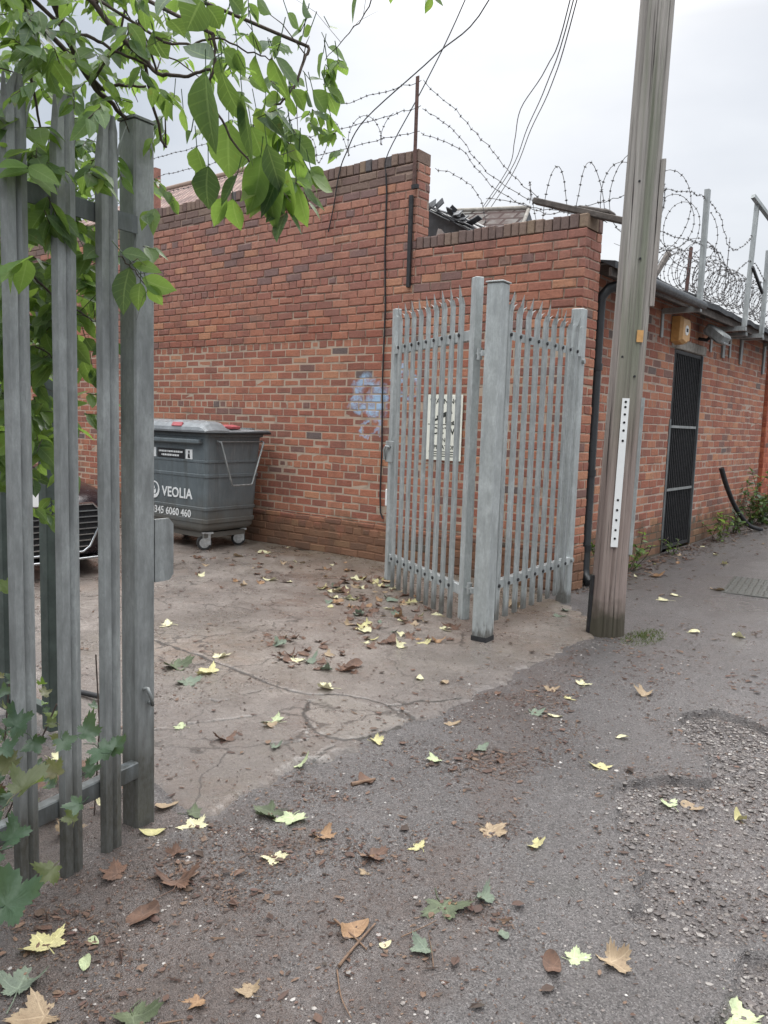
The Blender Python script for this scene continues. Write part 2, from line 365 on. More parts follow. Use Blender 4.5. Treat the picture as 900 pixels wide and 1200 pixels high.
# ---- measured layout (metres)
D = {'pothole': [(-1.156, 3.147), (-0.863, 3.412), (-0.958, 3.655), (-1.237, 3.994), (-1.125, 4.334), (-0.59, 4.177), (-0.222, 2.527), (-0.426, 2.426), (-0.606, 2.22), (-0.764, 2.255), (-0.841, 2.574), (-1.035, 2.791)], 'pothole2': [(-0.44, 2.291), (-0.222, 2.527), (-0.15, 2.0), (-0.423, 1.768)], 'lane_step': [(-2.663, 7.074), (-2.161, 7.082), (-1.762, 6.936), (-1.445, 7.003)], 'wet': [(-0.941, 2.964), (-0.647, 3.418), (-0.338, 2.695), (-0.666, 2.409)], 'dirt': [([(-2.486, 3.788), (-2.086, 4.92), (-1.495, 2.973), (-1.212, 2.318), (-1.361, 2.337), (-1.714, 2.774)], 0.75), ([(-2.443, 1.162), (-2.167, 1.622), (-1.596, 1.598), (-1.207, 1.302), (-1.615, 0.757)], 0.9), ([(-1.659, 1.66), (-1.426, 2.443), (-1.068, 2.058), (-0.986, 1.42), (-1.2, 1.238)], 0.8), ([(-2.224, 5.232), (-1.595, 7.676), (-1.082, 5.372), (-1.527, 4.49)], 0.5), ([(-2.31, 1.654), (-2.136, 2.127), (-1.642, 2.011), (-1.719, 1.608)], 0.7)], 'cracks': [[(-4.265, 3.047), (-4.069, 3.043), (-3.754, 3.03), (-3.511, 3.013), (-3.263, 2.979), (-3.022, 2.959), (-2.83, 2.974), (-2.701, 3.096), (-2.55, 3.142), (-2.387, 3.141), (-2.231, 3.113), (-2.139, 3.089)], [(-2.749, 2.923), (-2.612, 2.758), (-2.488, 2.66), (-2.35, 2.637), (-2.266, 2.668), (-2.221, 2.767), (-2.192, 2.986)], [(-2.526, 2.676), (-2.393, 2.55), (-2.45, 2.442), (-2.524, 2.383)], [(-2.275, 2.636), (-2.244, 2.462), (-2.228, 2.331), (-2.194, 2.226)], [(-3.186, 2.574), (-3.078, 2.583), (-3.051, 2.765), (-3.028, 2.919)], [(-2.387, 3.141), (-2.314, 3.333), (-2.226, 3.403), (-2.186, 3.518)], [(-2.995, 1.84), (-2.993, 2.239), (-2.782, 2.586)], [(-8.968, 8.82), (-4.529, 5.09), (-3.906, 5.254)]], 'patch': [(-2.749, 2.923), (-2.674, 3.089), (-2.361, 3.107), (-2.195, 3.064), (-2.221, 2.881), (-2.25, 2.692), (-2.355, 2.643), (-2.488, 2.66)], 'leaves': [(-1.955, 1.053, 0.164, 'ly', 'm'), (-1.722, 0.913, 0.168, 'lt', 'm'), (-1.555, 1.052, 0.153, 'ld', 'm'), (-1.479, 1.19, 0.08, 'lo', 'm'), (-1.404, 1.303, 0.089, 'lt', 'm'), (-1.87, 1.304, 0.114, 'lb', 'o'), (-1.952, 2.007, 0.172, 'lg', 'm'), (-2.043, 1.978, 0.15, 'ld', 'm'), (-1.785, 1.976, 0.127, 'lo', 'm'), (-2.169, 1.73, 0.132, 'lc', 'm'), (-2.256, 1.787, 0.12, 'ld', 'm'), (-2.244, 1.6, 0.092, 'ly', 'o'), (-1.48, 2.14, 0.099, 'ly', 'm'), (-1.188, 2.42, 0.102, 'ly', 'm'), (-1.273, 3.209, 0.125, 'ly', 'm'), (-1.857, 2.796, 0.109, 'lg', 'm'), (-1.778, 3.031, 0.113, 'le', 'm'), (-1.231, 1.928, 0.181, 'ld', 'm'), (-1.16, 2.036, 0.102, 'le', 'm'), (-1.163, 1.728, 0.107, 'le', 'm'), (-0.821, 1.972, 0.102, 'lg', 'm'), (-0.736, 2.025, 0.141, 'lt', 'm'), (-0.852, 1.898, 0.088, 'lb', 'o'), (-0.42, 2.057, 0.17, 'lg', 'm'), (-0.939, 3.106, 0.123, 'lg', 'm'), (-0.862, 3.146, 0.097, 'lt', 'o'), (-0.693, 3.186, 0.075, 'ly', 'o'), (-1.353, 2.407, 0.162, 'lt', 'm'), (-1.565, 1.992, 0.13, 'lb', 'm'), (-1.82, 1.781, 0.109, 'lc', 'm'), (-1.931, 1.471, 0.182, 'lb', 'm'), (-2.119, 1.376, 0.144, 'lb', 'm'), (-1.363, 1.665, 0.103, 'lo', 'o'), (-1.853, 0.921, 0.156, 'le', 'm'), (-1.253, 1.669, 0.044, 'lc', 'o'), (-2.178, 2.77, 0.113, 'ly', 'm'), (-2.27, 2.359, 0.124, 'lg', 'm'), (-2.667, 2.601, 0.133, 'lg', 'm'), (-2.933, 2.252, 0.108, 'lg', 'm'), (-2.797, 3.122, 0.148, 'lc', 'm'), (-4.503, 3.339, 0.193, 'lc', 'm'), (-3.669, 3.108, 0.155, 'lc', 'm'), (-3.469, 2.865, 0.175, 'ly', 'm'), (-3.435, 2.671, 0.193, 'le', 'm'), (-3.699, 2.797, 0.228, 'ld', 'm'), (-3.285, 3.36, 0.134, 'lc', 'm'), (-3.199, 3.396, 0.145, 'le', 'm'), (-1.916, 4.018, 0.116, 'lt', 'm'), (-1.777, 3.955, 0.102, 'ly', 'm'), (-1.808, 4.222, 0.119, 'lc', 'm'), (-1.805, 3.611, 0.117, 'le', 'm'), (-1.709, 3.651, 0.085, 'lc', 'o'), (-2.033, 3.191, 0.11, 'lt', 'm'), (-1.476, 4.297, 0.142, 'lt', 'm'), (-2.259, 6.882, 0.201, 'lc', 'm'), (-2.734, 7.964, 0.275, 'lo', 'm'), (-2.243, 7.148, 0.132, 'lc', 'o'), (-1.711, 5.907, 0.125, 'lc', 'o'), (-2.051, 7.725, 0.161, 'lt', 'o'), (-1.427, 6.024, 0.142, 'lc', 'o'), (-1.334, 3.603, 0.061, 'lc', 'o'), (-2.644, 2.534, 0.097, 'lt', 'm'), (-2.448, 2.39, 0.101, 'le', 'm'), (-2.664, 2.295, 0.132, 'lb', 'm'), (-2.382, 3.634, 0.079, 'lt', 'o'), (-2.524, 3.601, 0.08, 'lc', 'o'), (-1.813, 1.083, 0.057, 'lg', 'o'), (-1.882, 1.15, 0.046, 'lg', 'o'), (-1.954, 2.425, 0.102, 'lb', 'o'), (-4.153, 4.724, 0.176, 'lo', 'm'), (-3.863, 4.646, 0.154, 'lb', 'm'), (-3.741, 5.152, 0.226, 'ly', 'm'), (-4.456, 5.065, 0.154, 'lc', 'm'), (-3.175, 4.285, 0.096, 'lc', 'o'), (-3.049, 5.608, 0.162, 'lt', 'm'), (-2.642, 5.619, 0.126, 'le', 'm'), (-2.685, 5.815, 0.114, 'le', 'o'), (-6.29, 5.937, 0.195, 'lc', 'o'), (-6.307, 5.585, 0.169, 'lt', 'o'), (-5.169, 4.948, 0.144, 'lc', 'o'), (-2.066, 1.564, 0.095, 'lb', 'm'), (-2.382, 1.763, 0.139, 'lt', 'o'), (-1.025, 1.932, 0.058, 'le', 'o')], 'drift': [[(-4.63, 4.982), (-4.664, 5.983), (-3.005, 4.778), (-2.786, 4.233), (-3.145, 3.88), (-3.695, 4.256)], [(-6.643, 4.966), (-6.509, 6.411), (-4.719, 6.053), (-4.58, 5.036), (-5.228, 4.347)], [(-3.913, 3.705), (-3.105, 3.919), (-2.847, 3.441), (-3.222, 3.19)]], 'hang': [((-1.698, 1.375, 2.315), (-1.76, 1.435, 2.163), 0.118, 'd'), ((-1.705, 1.433, 2.343), (-1.72, 1.526, 2.237), 0.065, 'd'), ((-1.684, 1.485, 2.298), (-1.721, 1.562, 2.161), 0.055, 'd'), ((-1.868, 1.597, 2.299), (-1.921, 1.644, 2.174), 0.097, 'g'), ((-1.755, 1.619, 2.191), (-1.826, 1.642, 2.059), 0.082, 'l'), ((-1.727, 1.655, 2.177), (-1.788, 1.698, 2.017), 0.082, 'g'), ((-1.742, 1.715, 2.176), (-1.779, 1.764, 2.066), 0.055, 'l'), ((-1.764, 1.775, 2.156), (-1.782, 1.837, 2.055), 0.075, 'l'), ((-1.868, 1.483, 2.198), (-1.898, 1.527, 2.132), 0.061, 'g'), ((-1.822, 1.486, 2.139), (-1.862, 1.524, 2.05), 0.067, 'd'), ((-1.812, 1.58, 2.137), (-1.876, 1.58, 2.071), 0.036, 'd'), ((-1.879, 1.601, 2.089), (-1.939, 1.602, 2.025), 0.045, 'y'), ((-1.867, 1.616, 2.088), (-1.89, 1.662, 2.019), 0.067, 'y'), ((-1.756, 1.584, 2.261), (-1.775, 1.642, 2.194), 0.057, 'g'), ((-1.701, 1.593, 2.205), (-1.718, 1.665, 2.103), 0.049, 'd'), ((-1.721, 1.666, 2.167), (-1.8, 1.672, 2.052), 0.043, 'd'), ((-1.783, 1.467, 2.407), (-1.843, 1.423, 2.441), 0.065, 'd'), ((-1.84, 1.673, 2.501), (-1.863, 1.743, 2.421), 0.063, 'g'), ((-1.809, 1.708, 2.5), (-1.82, 1.791, 2.415), 0.074, 'g'), ((-1.799, 1.716, 2.503), (-1.788, 1.801, 2.456), 0.046, 'g'), ((-1.829, 1.649, 2.558), (-1.851, 1.697, 2.522), 0.043, 'd'), ((-1.775, 1.71, 2.552), (-1.827, 1.725, 2.517), 0.046, 'd'), ((-1.827, 1.543, 2.469), (-1.827, 1.61, 2.444), 0.041, 'g'), ((-1.802, 1.571, 2.473), (-1.827, 1.619, 2.429), 0.03, 'g'), ((-1.801, 1.596, 2.433), (-1.804, 1.641, 2.434), 0.022, 'l'), ((-1.767, 1.485, 2.41), (-1.8, 1.538, 2.341), 0.057, 'd'), ((-1.761, 1.41, 2.527), (-1.826, 1.418, 2.477), 0.079, 'd'), ((-1.902, 1.416, 2.517), (-1.912, 1.468, 2.502), 0.063, 'd'), ((-1.827, 1.482, 2.558), (-1.841, 1.538, 2.528), 0.046, 'd'), ((-1.789, 1.526, 2.559), (-1.833, 1.543, 2.534), 0.037, 'l'), ((-1.784, 1.538, 2.551), (-1.814, 1.588, 2.501), 0.039, 'g'), ((-1.711, 1.458, 2.544), (-1.719, 1.513, 2.526), 0.043, 'd'), ((-1.916, 1.539, 2.569), (-1.935, 1.596, 2.528), 0.046, 'l'), ((-1.661, 1.513, 2.546), (-1.673, 1.561, 2.529), 0.039, 'g'), ((-1.448, 1.469, 2.468), (-1.468, 1.51, 2.447), 0.04, 'd'), ((-1.351, 1.554, 2.475), (-1.39, 1.585, 2.443), 0.03, 'd'), ((-1.869, 1.42, 2.568), (-1.906, 1.437, 2.553), 0.045, 'g'), ((-2.012, 1.443, 2.527), (-2.03, 1.503, 2.486), 0.054, 'd'), ((-1.944, 1.402, 2.458), (-1.968, 1.442, 2.431), 0.045, 'l'), ((-2.176, 1.637, 2.448), (-2.221, 1.658, 2.401), 0.046, 'l'), ((-2.092, 1.608, 2.387), (-2.122, 1.648, 2.338), 0.032, 'l'), ((-1.943, 1.522, 2.267), (-1.981, 1.535, 2.246), 0.03, 'd'), ((-1.873, 1.832, 2.692), (-1.877, 1.888, 2.674), 0.035, 'g'), ((-1.84, 1.874, 2.68), (-1.879, 1.889, 2.668), 0.03, 'g'), ((-1.859, 1.874, 2.652), (-1.906, 1.876, 2.648), 0.027, 'g'), ((-1.831, 1.892, 2.665), (-1.875, 1.901, 2.656), 0.028, 'g'), ((-1.857, 1.882, 2.641), (-1.898, 1.902, 2.619), 0.028, 'g'), ((-1.805, 1.947, 2.618), (-1.791, 2.013, 2.601), 0.038, 'g'), ((-1.822, 1.94, 2.603), (-1.871, 1.965, 2.555), 0.043, 'g'), ((-1.817, 1.952, 2.589), (-1.834, 2.005, 2.546), 0.037, 'g'), ((-1.79, 1.976, 2.59), (-1.803, 2.026, 2.56), 0.032, 'g'), ((-1.788, 1.931, 2.668), (-1.789, 1.968, 2.679), 0.02, 'g'), ((-1.807, 1.881, 2.468), (-1.812, 1.942, 2.426), 0.051, 'g'), ((-1.82, 1.87, 2.467), (-1.836, 1.913, 2.44), 0.04, 'g'), ((-1.801, 1.945, 2.496), (-1.788, 2.012, 2.475), 0.034, 'g'), ((-1.809, 1.945, 2.483), (-1.819, 2.003, 2.437), 0.038, 'g'), ((-1.838, 1.9, 2.513), (-1.828, 1.946, 2.529), 0.028, 'g'), ((-1.84, 1.94, 2.436), (-1.861, 1.989, 2.384), 0.028, 'g'), ((-1.823, 1.96, 2.428), (-1.841, 2.008, 2.384), 0.028, 'g'), ((-1.813, 1.972, 2.423), (-1.813, 2.038, 2.375), 0.031, 'g'), ((-1.854, 1.837, 2.465), (-1.859, 1.898, 2.426), 0.04, 'g'), ((-1.885, 1.82, 2.438), (-1.944, 1.803, 2.441), 0.044, 'l'), ((-1.921, 1.789, 2.425), (-1.957, 1.82, 2.381), 0.035, 'l'), ((-1.864, 1.782, 2.404), (-1.907, 1.813, 2.348), 0.043, 'l'), ((-1.83, 1.805, 2.428), (-1.855, 1.844, 2.392), 0.036, 'g'), ((-1.85, 1.765, 2.317), (-1.869, 1.809, 2.279), 0.062, 'l'), ((-1.815, 1.793, 2.335), (-1.834, 1.828, 2.315), 0.05, 'g'), ((-1.824, 1.805, 2.29), (-1.865, 1.834, 2.231), 0.05, 'l'), ((-1.805, 1.826, 2.286), (-1.834, 1.854, 2.258), 0.042, 'l'), ((-1.811, 1.833, 2.255), (-1.841, 1.871, 2.202), 0.042, 'l'), ((-1.81, 1.808, 2.315), (-1.801, 1.887, 2.254), 0.051, 'g'), ((-1.762, 1.832, 2.2), (-1.737, 1.908, 2.174), 0.072, 'y'), ((-1.759, 1.828, 2.215), (-1.766, 1.882, 2.172), 0.055, 'l'), ((-1.868, 1.806, 2.349), (-1.934, 1.792, 2.331), 0.039, 'y'), ((-1.875, 1.709, 2.374), (-1.89, 1.77, 2.316), 0.046, 'l'), ((-2.144, 1.427, 1.931), (-2.103, 1.489, 1.924), 0.041, 'g'), ((-2.131, 1.456, 1.9), (-2.089, 1.52, 1.887), 0.034, 'l'), ((-2.12, 1.483, 1.863), (-2.069, 1.559, 1.84), 0.047, 'l'), ((-2.114, 1.497, 1.844), (-2.097, 1.533, 1.794), 0.035, 'l'), ((-2.188, 1.481, 1.898), (-2.214, 1.476, 1.77), 0.057, 'd'), ((-2.127, 1.477, 1.848), (-2.14, 1.476, 1.774), 0.041, 'g'), ((-2.639, 1.604, 1.717), (-2.628, 1.628, 1.677), 0.039, 'd'), ((-2.648, 1.601, 1.64), (-2.637, 1.625, 1.585), 0.043, 'g'), ((-2.634, 1.627, 1.613), (-2.624, 1.648, 1.536), 0.047, 'd'), ((-2.603, 1.586, 2.015), (-2.584, 1.627, 1.986), 0.039, 'd'), ((-2.619, 1.587, 1.935), (-2.607, 1.617, 1.897), 0.047, 'g'), ((-2.618, 1.601, 1.889), (-2.607, 1.632, 1.837), 0.039, 'l')], 'clumps': [((-2.702, 1.463, 2.654), 0.2, 90, 0.08), ((-2.793, 1.537, 2.302), 0.16, 90, 0.08), ((-2.857, 1.551, 2.017), 0.14, 90, 0.08), ((-2.898, 1.557, 1.712), 0.13, 90, 0.075), ((-2.903, 1.568, 1.395), 0.12, 70, 0.07), ((-2.842, 1.4, 1.901), 0.2, 90, 0.08), ((-2.875, 1.406, 1.454), 0.2, 80, 0.08), ((-2.709, 1.669, 2.323), 0.12, 50, 0.06), ((-2.687, 1.652, 1.987), 0.1, 36, 0.06), ((-2.524, 1.562, 2.646), 0.15, 60, 0.07), ((-2.829, 1.471, 1.177), 0.1, 30, 0.06), ((-2.554, 1.428, 1.826), 0.1, 40, 0.06), ((-2.12, 1.126, 2.45), 0.2, 70, 0.075), ((-2.162, 1.27, 2.45), 0.22, 80, 0.07), ((-2.337, 1.548, 2.518), 0.25, 80, 0.06), ((-2.262, 1.222, 2.274), 0.22, 70, 0.075), ((-2.52, 1.539, 2.395), 0.25, 80, 0.065), ((-2.327, 1.669, 2.636), 0.22, 46, 0.06), ((-2.541, 1.716, 2.365), 0.22, 40, 0.06), ((-2.469, 1.385, 2.08), 0.22, 60, 0.07), ((-2.693, 1.623, 2.043), 0.2, 60, 0.065), ((-2.61, 1.415, 1.884), 0.22, 70, 0.07), ((-2.665, 1.365, 1.628), 0.22, 80, 0.07), ((-2.688, 1.532, 1.642), 0.15, 46, 0.06), ((-2.658, 1.386, 1.341), 0.18, 60, 0.065), ((-2.795, 1.557, 1.492), 0.14, 40, 0.06), ((-2.527, 1.272, 2.088), 0.2, 60, 0.07), ((-2.048, 1.686, 2.623), 0.16, 26, 0.05), ((-1.945, 1.767, 2.676), 0.15, 22, 0.05), ((-2.319, 1.766, 2.506), 0.15, 22, 0.05), ((-2.779, 1.354, 1.216), 0.18, 50, 0.07), ((-2.638, 1.641, 2.217), 0.14, 22, 0.06), ((-1.958, 1.894, 2.444), 0.12, 16, 0.045), ((-1.877, 1.784, 2.216), 0.1, 14, 0.055), ((-1.885, 1.957, 2.462), 0.08, 10, 0.04), ((-1.88, 1.66, 2.451), 0.12, 14, 0.055), ((-2.489, 1.084, 2.136), 0.35, 160, 0.08), ((-2.674, 1.12, 1.528), 0.35, 140, 0.08), ((-2.358, 1.04, 2.544), 0.35, 140, 0.08), ((-2.199, 1.173, 2.726), 0.35, 140, 0.08), ((-2.094, 1.445, 2.841), 0.35, 110, 0.07), ((-1.811, 1.641, 2.817), 0.3, 70, 0.06), ((-1.491, 1.651, 2.591), 0.07, 5, 0.05), ((-1.363, 1.636, 2.557), 0.1, 8, 0.045), ((-1.816, 1.96, 2.577), 0.05, 14, 0.05), ((-1.836, 1.945, 2.434), 0.07, 20, 0.05), ((-1.819, 1.999, 2.355), 0.04, 10, 0.05), ((-1.873, 1.869, 2.367), 0.08, 22, 0.055), ((-1.934, 1.869, 2.535), 0.08, 14, 0.055), ((-1.853, 1.689, 2.31), 0.08, 16, 0.07), ((-1.821, 1.839, 2.221), 0.06, 14, 0.06), ((-1.956, 1.676, 2.547), 0.1, 16, 0.06), ((-2.194, 1.686, 2.609), 0.12, 24, 0.055), ((-1.8, 1.747, 2.132), 0.05, 8, 0.08)], 'branches': [([(-2.282, 1.241, 2.74), (-2.317, 1.315, 2.645), (-2.348, 1.407, 2.521), (-2.353, 1.491, 2.451), (-2.341, 1.581, 2.399), (-2.33, 1.654, 2.365)], 0.012), ([(-2.242, 1.36, 2.689), (-2.218, 1.372, 2.641), (-2.176, 1.428, 2.57), (-2.128, 1.482, 2.506), (-2.086, 1.511, 2.459), (-2.018, 1.552, 2.445), (-1.94, 1.582, 2.461)], 0.01), ([(-2.112, 1.456, 2.692), (-2.149, 1.496, 2.625), (-2.185, 1.537, 2.553), (-2.226, 1.584, 2.453), (-2.254, 1.649, 2.336), (-2.264, 1.676, 2.327)], 0.008), ([(-2.185, 1.421, 2.721), (-2.229, 1.393, 2.676), (-2.301, 1.306, 2.637)], 0.01), ([(-2.306, 1.356, 2.569), (-2.251, 1.405, 2.557), (-2.201, 1.458, 2.523), (-2.146, 1.509, 2.497), (-2.112, 1.533, 2.465)], 0.006), ([(-1.85, 1.904, 2.616), (-1.855, 1.883, 2.559), (-1.867, 1.86, 2.491), (-1.889, 1.819, 2.431), (-1.908, 1.773, 2.383), (-1.931, 1.726, 2.323), (-1.948, 1.672, 2.286)], 0.005), ([(-2.004, 1.466, 2.51), (-1.954, 1.532, 2.512), (-1.9, 1.583, 2.534), (-1.853, 1.652, 2.512), (-1.807, 1.71, 2.499)], 0.004), ([(-1.836, 1.512, 2.501), (-1.844, 1.525, 2.441), (-1.87, 1.529, 2.358), (-1.851, 1.59, 2.257), (-1.814, 1.656, 2.173), (-1.785, 1.698, 2.106)], 0.005), ([(-2.339, 1.488, 2.459), (-2.306, 1.527, 2.477), (-2.257, 1.593, 2.484)], 0.007), ([(-2.35, 1.251, 2.721), (-2.436, 1.304, 2.53), (-2.479, 1.34, 2.429), (-2.521, 1.388, 2.298)], 0.007), ([(-2.32, 1.207, 1.877), (-2.365, 1.323, 1.811), (-2.392, 1.454, 1.764), (-2.44, 1.539, 1.749)], 0.004), ([(-2.15, 1.421, 1.922), (-2.135, 1.454, 1.889), (-2.119, 1.488, 1.85), (-2.093, 1.532, 1.821)], 0.0025), ([(-2.594, 1.388, 1.67), (-2.59, 1.452, 1.633), (-2.61, 1.479, 1.49)], 0.003), ([(-1.484, 1.783, 2.623), (-1.576, 1.839, 2.605), (-1.69, 1.877, 2.578), (-1.792, 1.914, 2.568)], 0.002)], 'under': [((-1.625, 0.789, 0.38), 0.215, 'b'), ((-1.769, 0.803, 0.417), 0.213, 'b'), ((-1.909, 0.974, 0.486), 0.177, 'o'), ((-2.075, 1.005, 0.482), 0.161, 'o'), ((-1.917, 1.204, 0.513), 0.163, 'b'), ((-2.076, 1.248, 0.506), 0.14, 'b'), ((-1.861, 1.208, 0.534), 0.103, 'b'), ((-1.694, 0.998, 0.508), 0.08, 'b'), ((-1.608, 0.879, 0.425), 0.099, 'o'), ((-2.179, 1.095, 0.549), 0.168, 'b'), ((-2.02, 1.148, 0.527), 0.108, 'b'), ((-1.925, 1.069, 0.495), 0.114, 'o'), ((-1.879, 0.876, 0.454), 0.173, 'b'), ((-1.957, 1.188, 0.444), 0.097, 'b'), ((-2.142, 1.125, 0.499), 0.101, 'b'), ((-2.131, 1.177, 0.538), 0.067, 'o'), ((-2.285, 1.126, 0.93), 0.112, 'l'), ((-2.09, 1.013, 0.524), 0.134, 'b'), ((-1.836, 0.906, 0.402), 0.148, 'b'), ((-1.898, 1.1, 0.36), 0.079, 'o')], 'telwire': [[(-3.314, 6.335, 6.917), (-4.439, 8.809, 6.318), (-5.424, 10.17, 6.288), (-6.484, 11.394, 6.363), (-7.327, 12.72, 6.427), (-8.221, 14.03, 6.408), (-10.431, 16.374, 6.255)], [(-3.128, 6.443, 6.9), (-4.405, 8.827, 6.316), (-5.668, 10.653, 6.285), (-6.884, 12.355, 6.446), (-8.164, 14.063, 6.407), (-10.437, 16.391, 6.182)], [(-3.041, 6.492, 6.891), (-4.371, 8.845, 6.314), (-5.605, 10.688, 6.282), (-6.837, 12.391, 6.421), (-8.144, 14.101, 6.334), (-10.358, 16.457, 6.127)]], 'twigs': [([(-1.29, 1.512, 0.006), (-1.309, 1.597, 0.006), (-1.331, 1.719, 0.006)], 0.005, 'forked pale twig lying on dark litter in the bottom centre'), ([(-1.965, 2.352, 0.006), (-1.944, 2.413, 0.006), (-1.923, 2.453, 0.006)], 0.01, 'short thick dark stick on the asphalt near the slab edge'), ([(-1.435, 1.656, 0.006), (-1.34, 1.634, 0.006), (-1.277, 1.615, 0.006)], 0.004, 'thin twig crossing the forked one in the bottom centre'), ([(-1.282, 1.496, 0.006), (-1.211, 1.432, 0.006), (-1.143, 1.393, 0.006)], 0.0025, 'thin curved stem at the bottom edge left of centre'), ([(-1.239, 1.722, 0.006), (-1.213, 1.812, 0.006), (-1.206, 1.855, 0.006)], 0.002, 'thin reddish leaf stalk below the large folded green leaf'), ([(-1.488, 1.077, 0.006), (-1.454, 1.127, 0.006)], 0.003, 'pale twig at the bottom edge beside the dark green leaf'), ([(-0.818, 1.653, 0.006), (-0.795, 1.654, 0.006), (-0.744, 1.644, 0.006)], 0.006, 'stub of pale stick at the bottom edge right of centre'), ([(-1.096, 1.679, 0.006), (-1.136, 1.728, 0.006), (-1.191, 1.789, 0.006)], 0.0018, 'thin straw stem near the pale tan leaf bottom centre')]}
CAMR = [[0.784561, -0.093598, 0.612947], [0.619253, 0.068123, -0.78223], [0.031459, 0.993277, 0.111408]]
GLOW = (-0.5133, 0.8116, 0.2788)
ZEN, SKYK, EXPO = 6.0, .385, 1.04
# ------------------------------------------------------------------ ground materials
def ground_z(x, y):
    return 0.05*max(0.0, y-10.8) + 0.0*x

def m_asphalt():
    t = NT('wet_asphalt'); p = t.geo(); a = t.attr('mask')
    broken, dirt, wet = a[0], a[1], a[2]
    v1 = t.vor(p, 190.); v2 = t.vor(p, 210., 'F1', 'Color'); sc = t.n('SeparateColor'); t.l(v2, sc.inputs[0])
    n1 = t.noise(p, 3., 6, .65)
    c = t.ramp(n1, [(.3, (.112, .100, .096)), (.7, (.182, .164, .158))])
    c = t.mix(t.ramp(sc.outputs[0], [(.5, 0.0), (.98, .75)]), c, (.30, .28, .272))
    c = t.mix(t.ramp(sc.outputs[1], [(.6, 0.0), (1.0, .7)]), c, (.028, .026, .027))
    blot = t.noise(p, .75, 6, .7)
    c = t.mix(t.ramp(blot, [(.5, 0.0), (.68, .5)]), c, (.05, .045, .045))
    wv = t.n('VectorMath', operation='ADD'); t.l(p, wv.inputs[0]); nv = t.n('TexNoise', Scale=5.0, Detail=4); t.l(p, nv.inputs['Vector']); sv_ = t.n('VectorMath', operation='SCALE'); t.l(nv.outputs['Color'], sv_.inputs[0]); sv_.inputs['Scale'].default_value = .35; t.l(sv_.outputs[0], wv.inputs[1])
    ce = t.vor(wv.outputs[0], 1.1, 'DISTANCE_TO_EDGE')
    # crumbled area : pale stones in dark grit
    v3 = t.vor(p, 120., 'F1', 'Color'); s3 = t.n('SeparateColor'); t.l(v3, s3.inputs[0])
    g = t.ramp(s3.outputs[0], [(0.0, (.045, .036, .034)), (.45, (.075, .062, .058)), (.8, (.115, .098, .092)), (1.0, (.21, .19, .178))])
    c = t.mix(t.math('MULTIPLY', broken, .8), c, g)
    # leaf mould dirt
    dn = t.math('ADD', dirt, t.math('MULTIPLY', t.math('SUBTRACT', t.noise(p, 9., 6, .7), .5), 1.3))
    dm = t.ramp(dn, [(.5, 0.0), (.95, .7)])
    soil = t.ramp(t.noise(p, 60., 5, .7), [(.3, (.068, .050, .043)), (.7, (.195, .146, .125))])
    c = t.mix(dm, c, soil)
    moss = t.ramp(t.noise(p, 1.6, 5, .6), [(.62, 0.0), (.75, .22)])
    c = t.mix(moss, c, (.06, .065, .035))
    wn = t.math('ADD', wet, t.math('MULTIPLY', t.math('SUBTRACT', t.noise(p, 5., 5, .65), .5), .9))
    rough = t.ramp(wn, [(.1, .54), (.45, .38), (.85, .10)])
    c = t.mix(t.ramp(wn, [(.45, 0.0), (.9, .3)]), c, t.mix(.5, c, (.03, .03, .033)))
    h = t.math('ADD', t.math('MULTIPLY', v1, -.8), t.math('MULTIPLY', t.noise(p, 160., 5, .7), 1.1))
    h = t.math('ADD', h, t.math('MULTIPLY', sc.outputs[2], .5))
    cw = t.math('MULTIPLY', t.ramp(wn, [(.15, .10), (.5, .35), (.9, .75)]), t.math('SUBTRACT', 1.0, t.math('MULTIPLY', broken, .75)))
    st_ = t.ramp(wn, [(.5, 1.0), (.95, .6)])
    return t.bsdf(c, rough, 0, t.bump(h, .011, st_), .55, coat=(cw, .18, t.bump(h, .003, .7)))

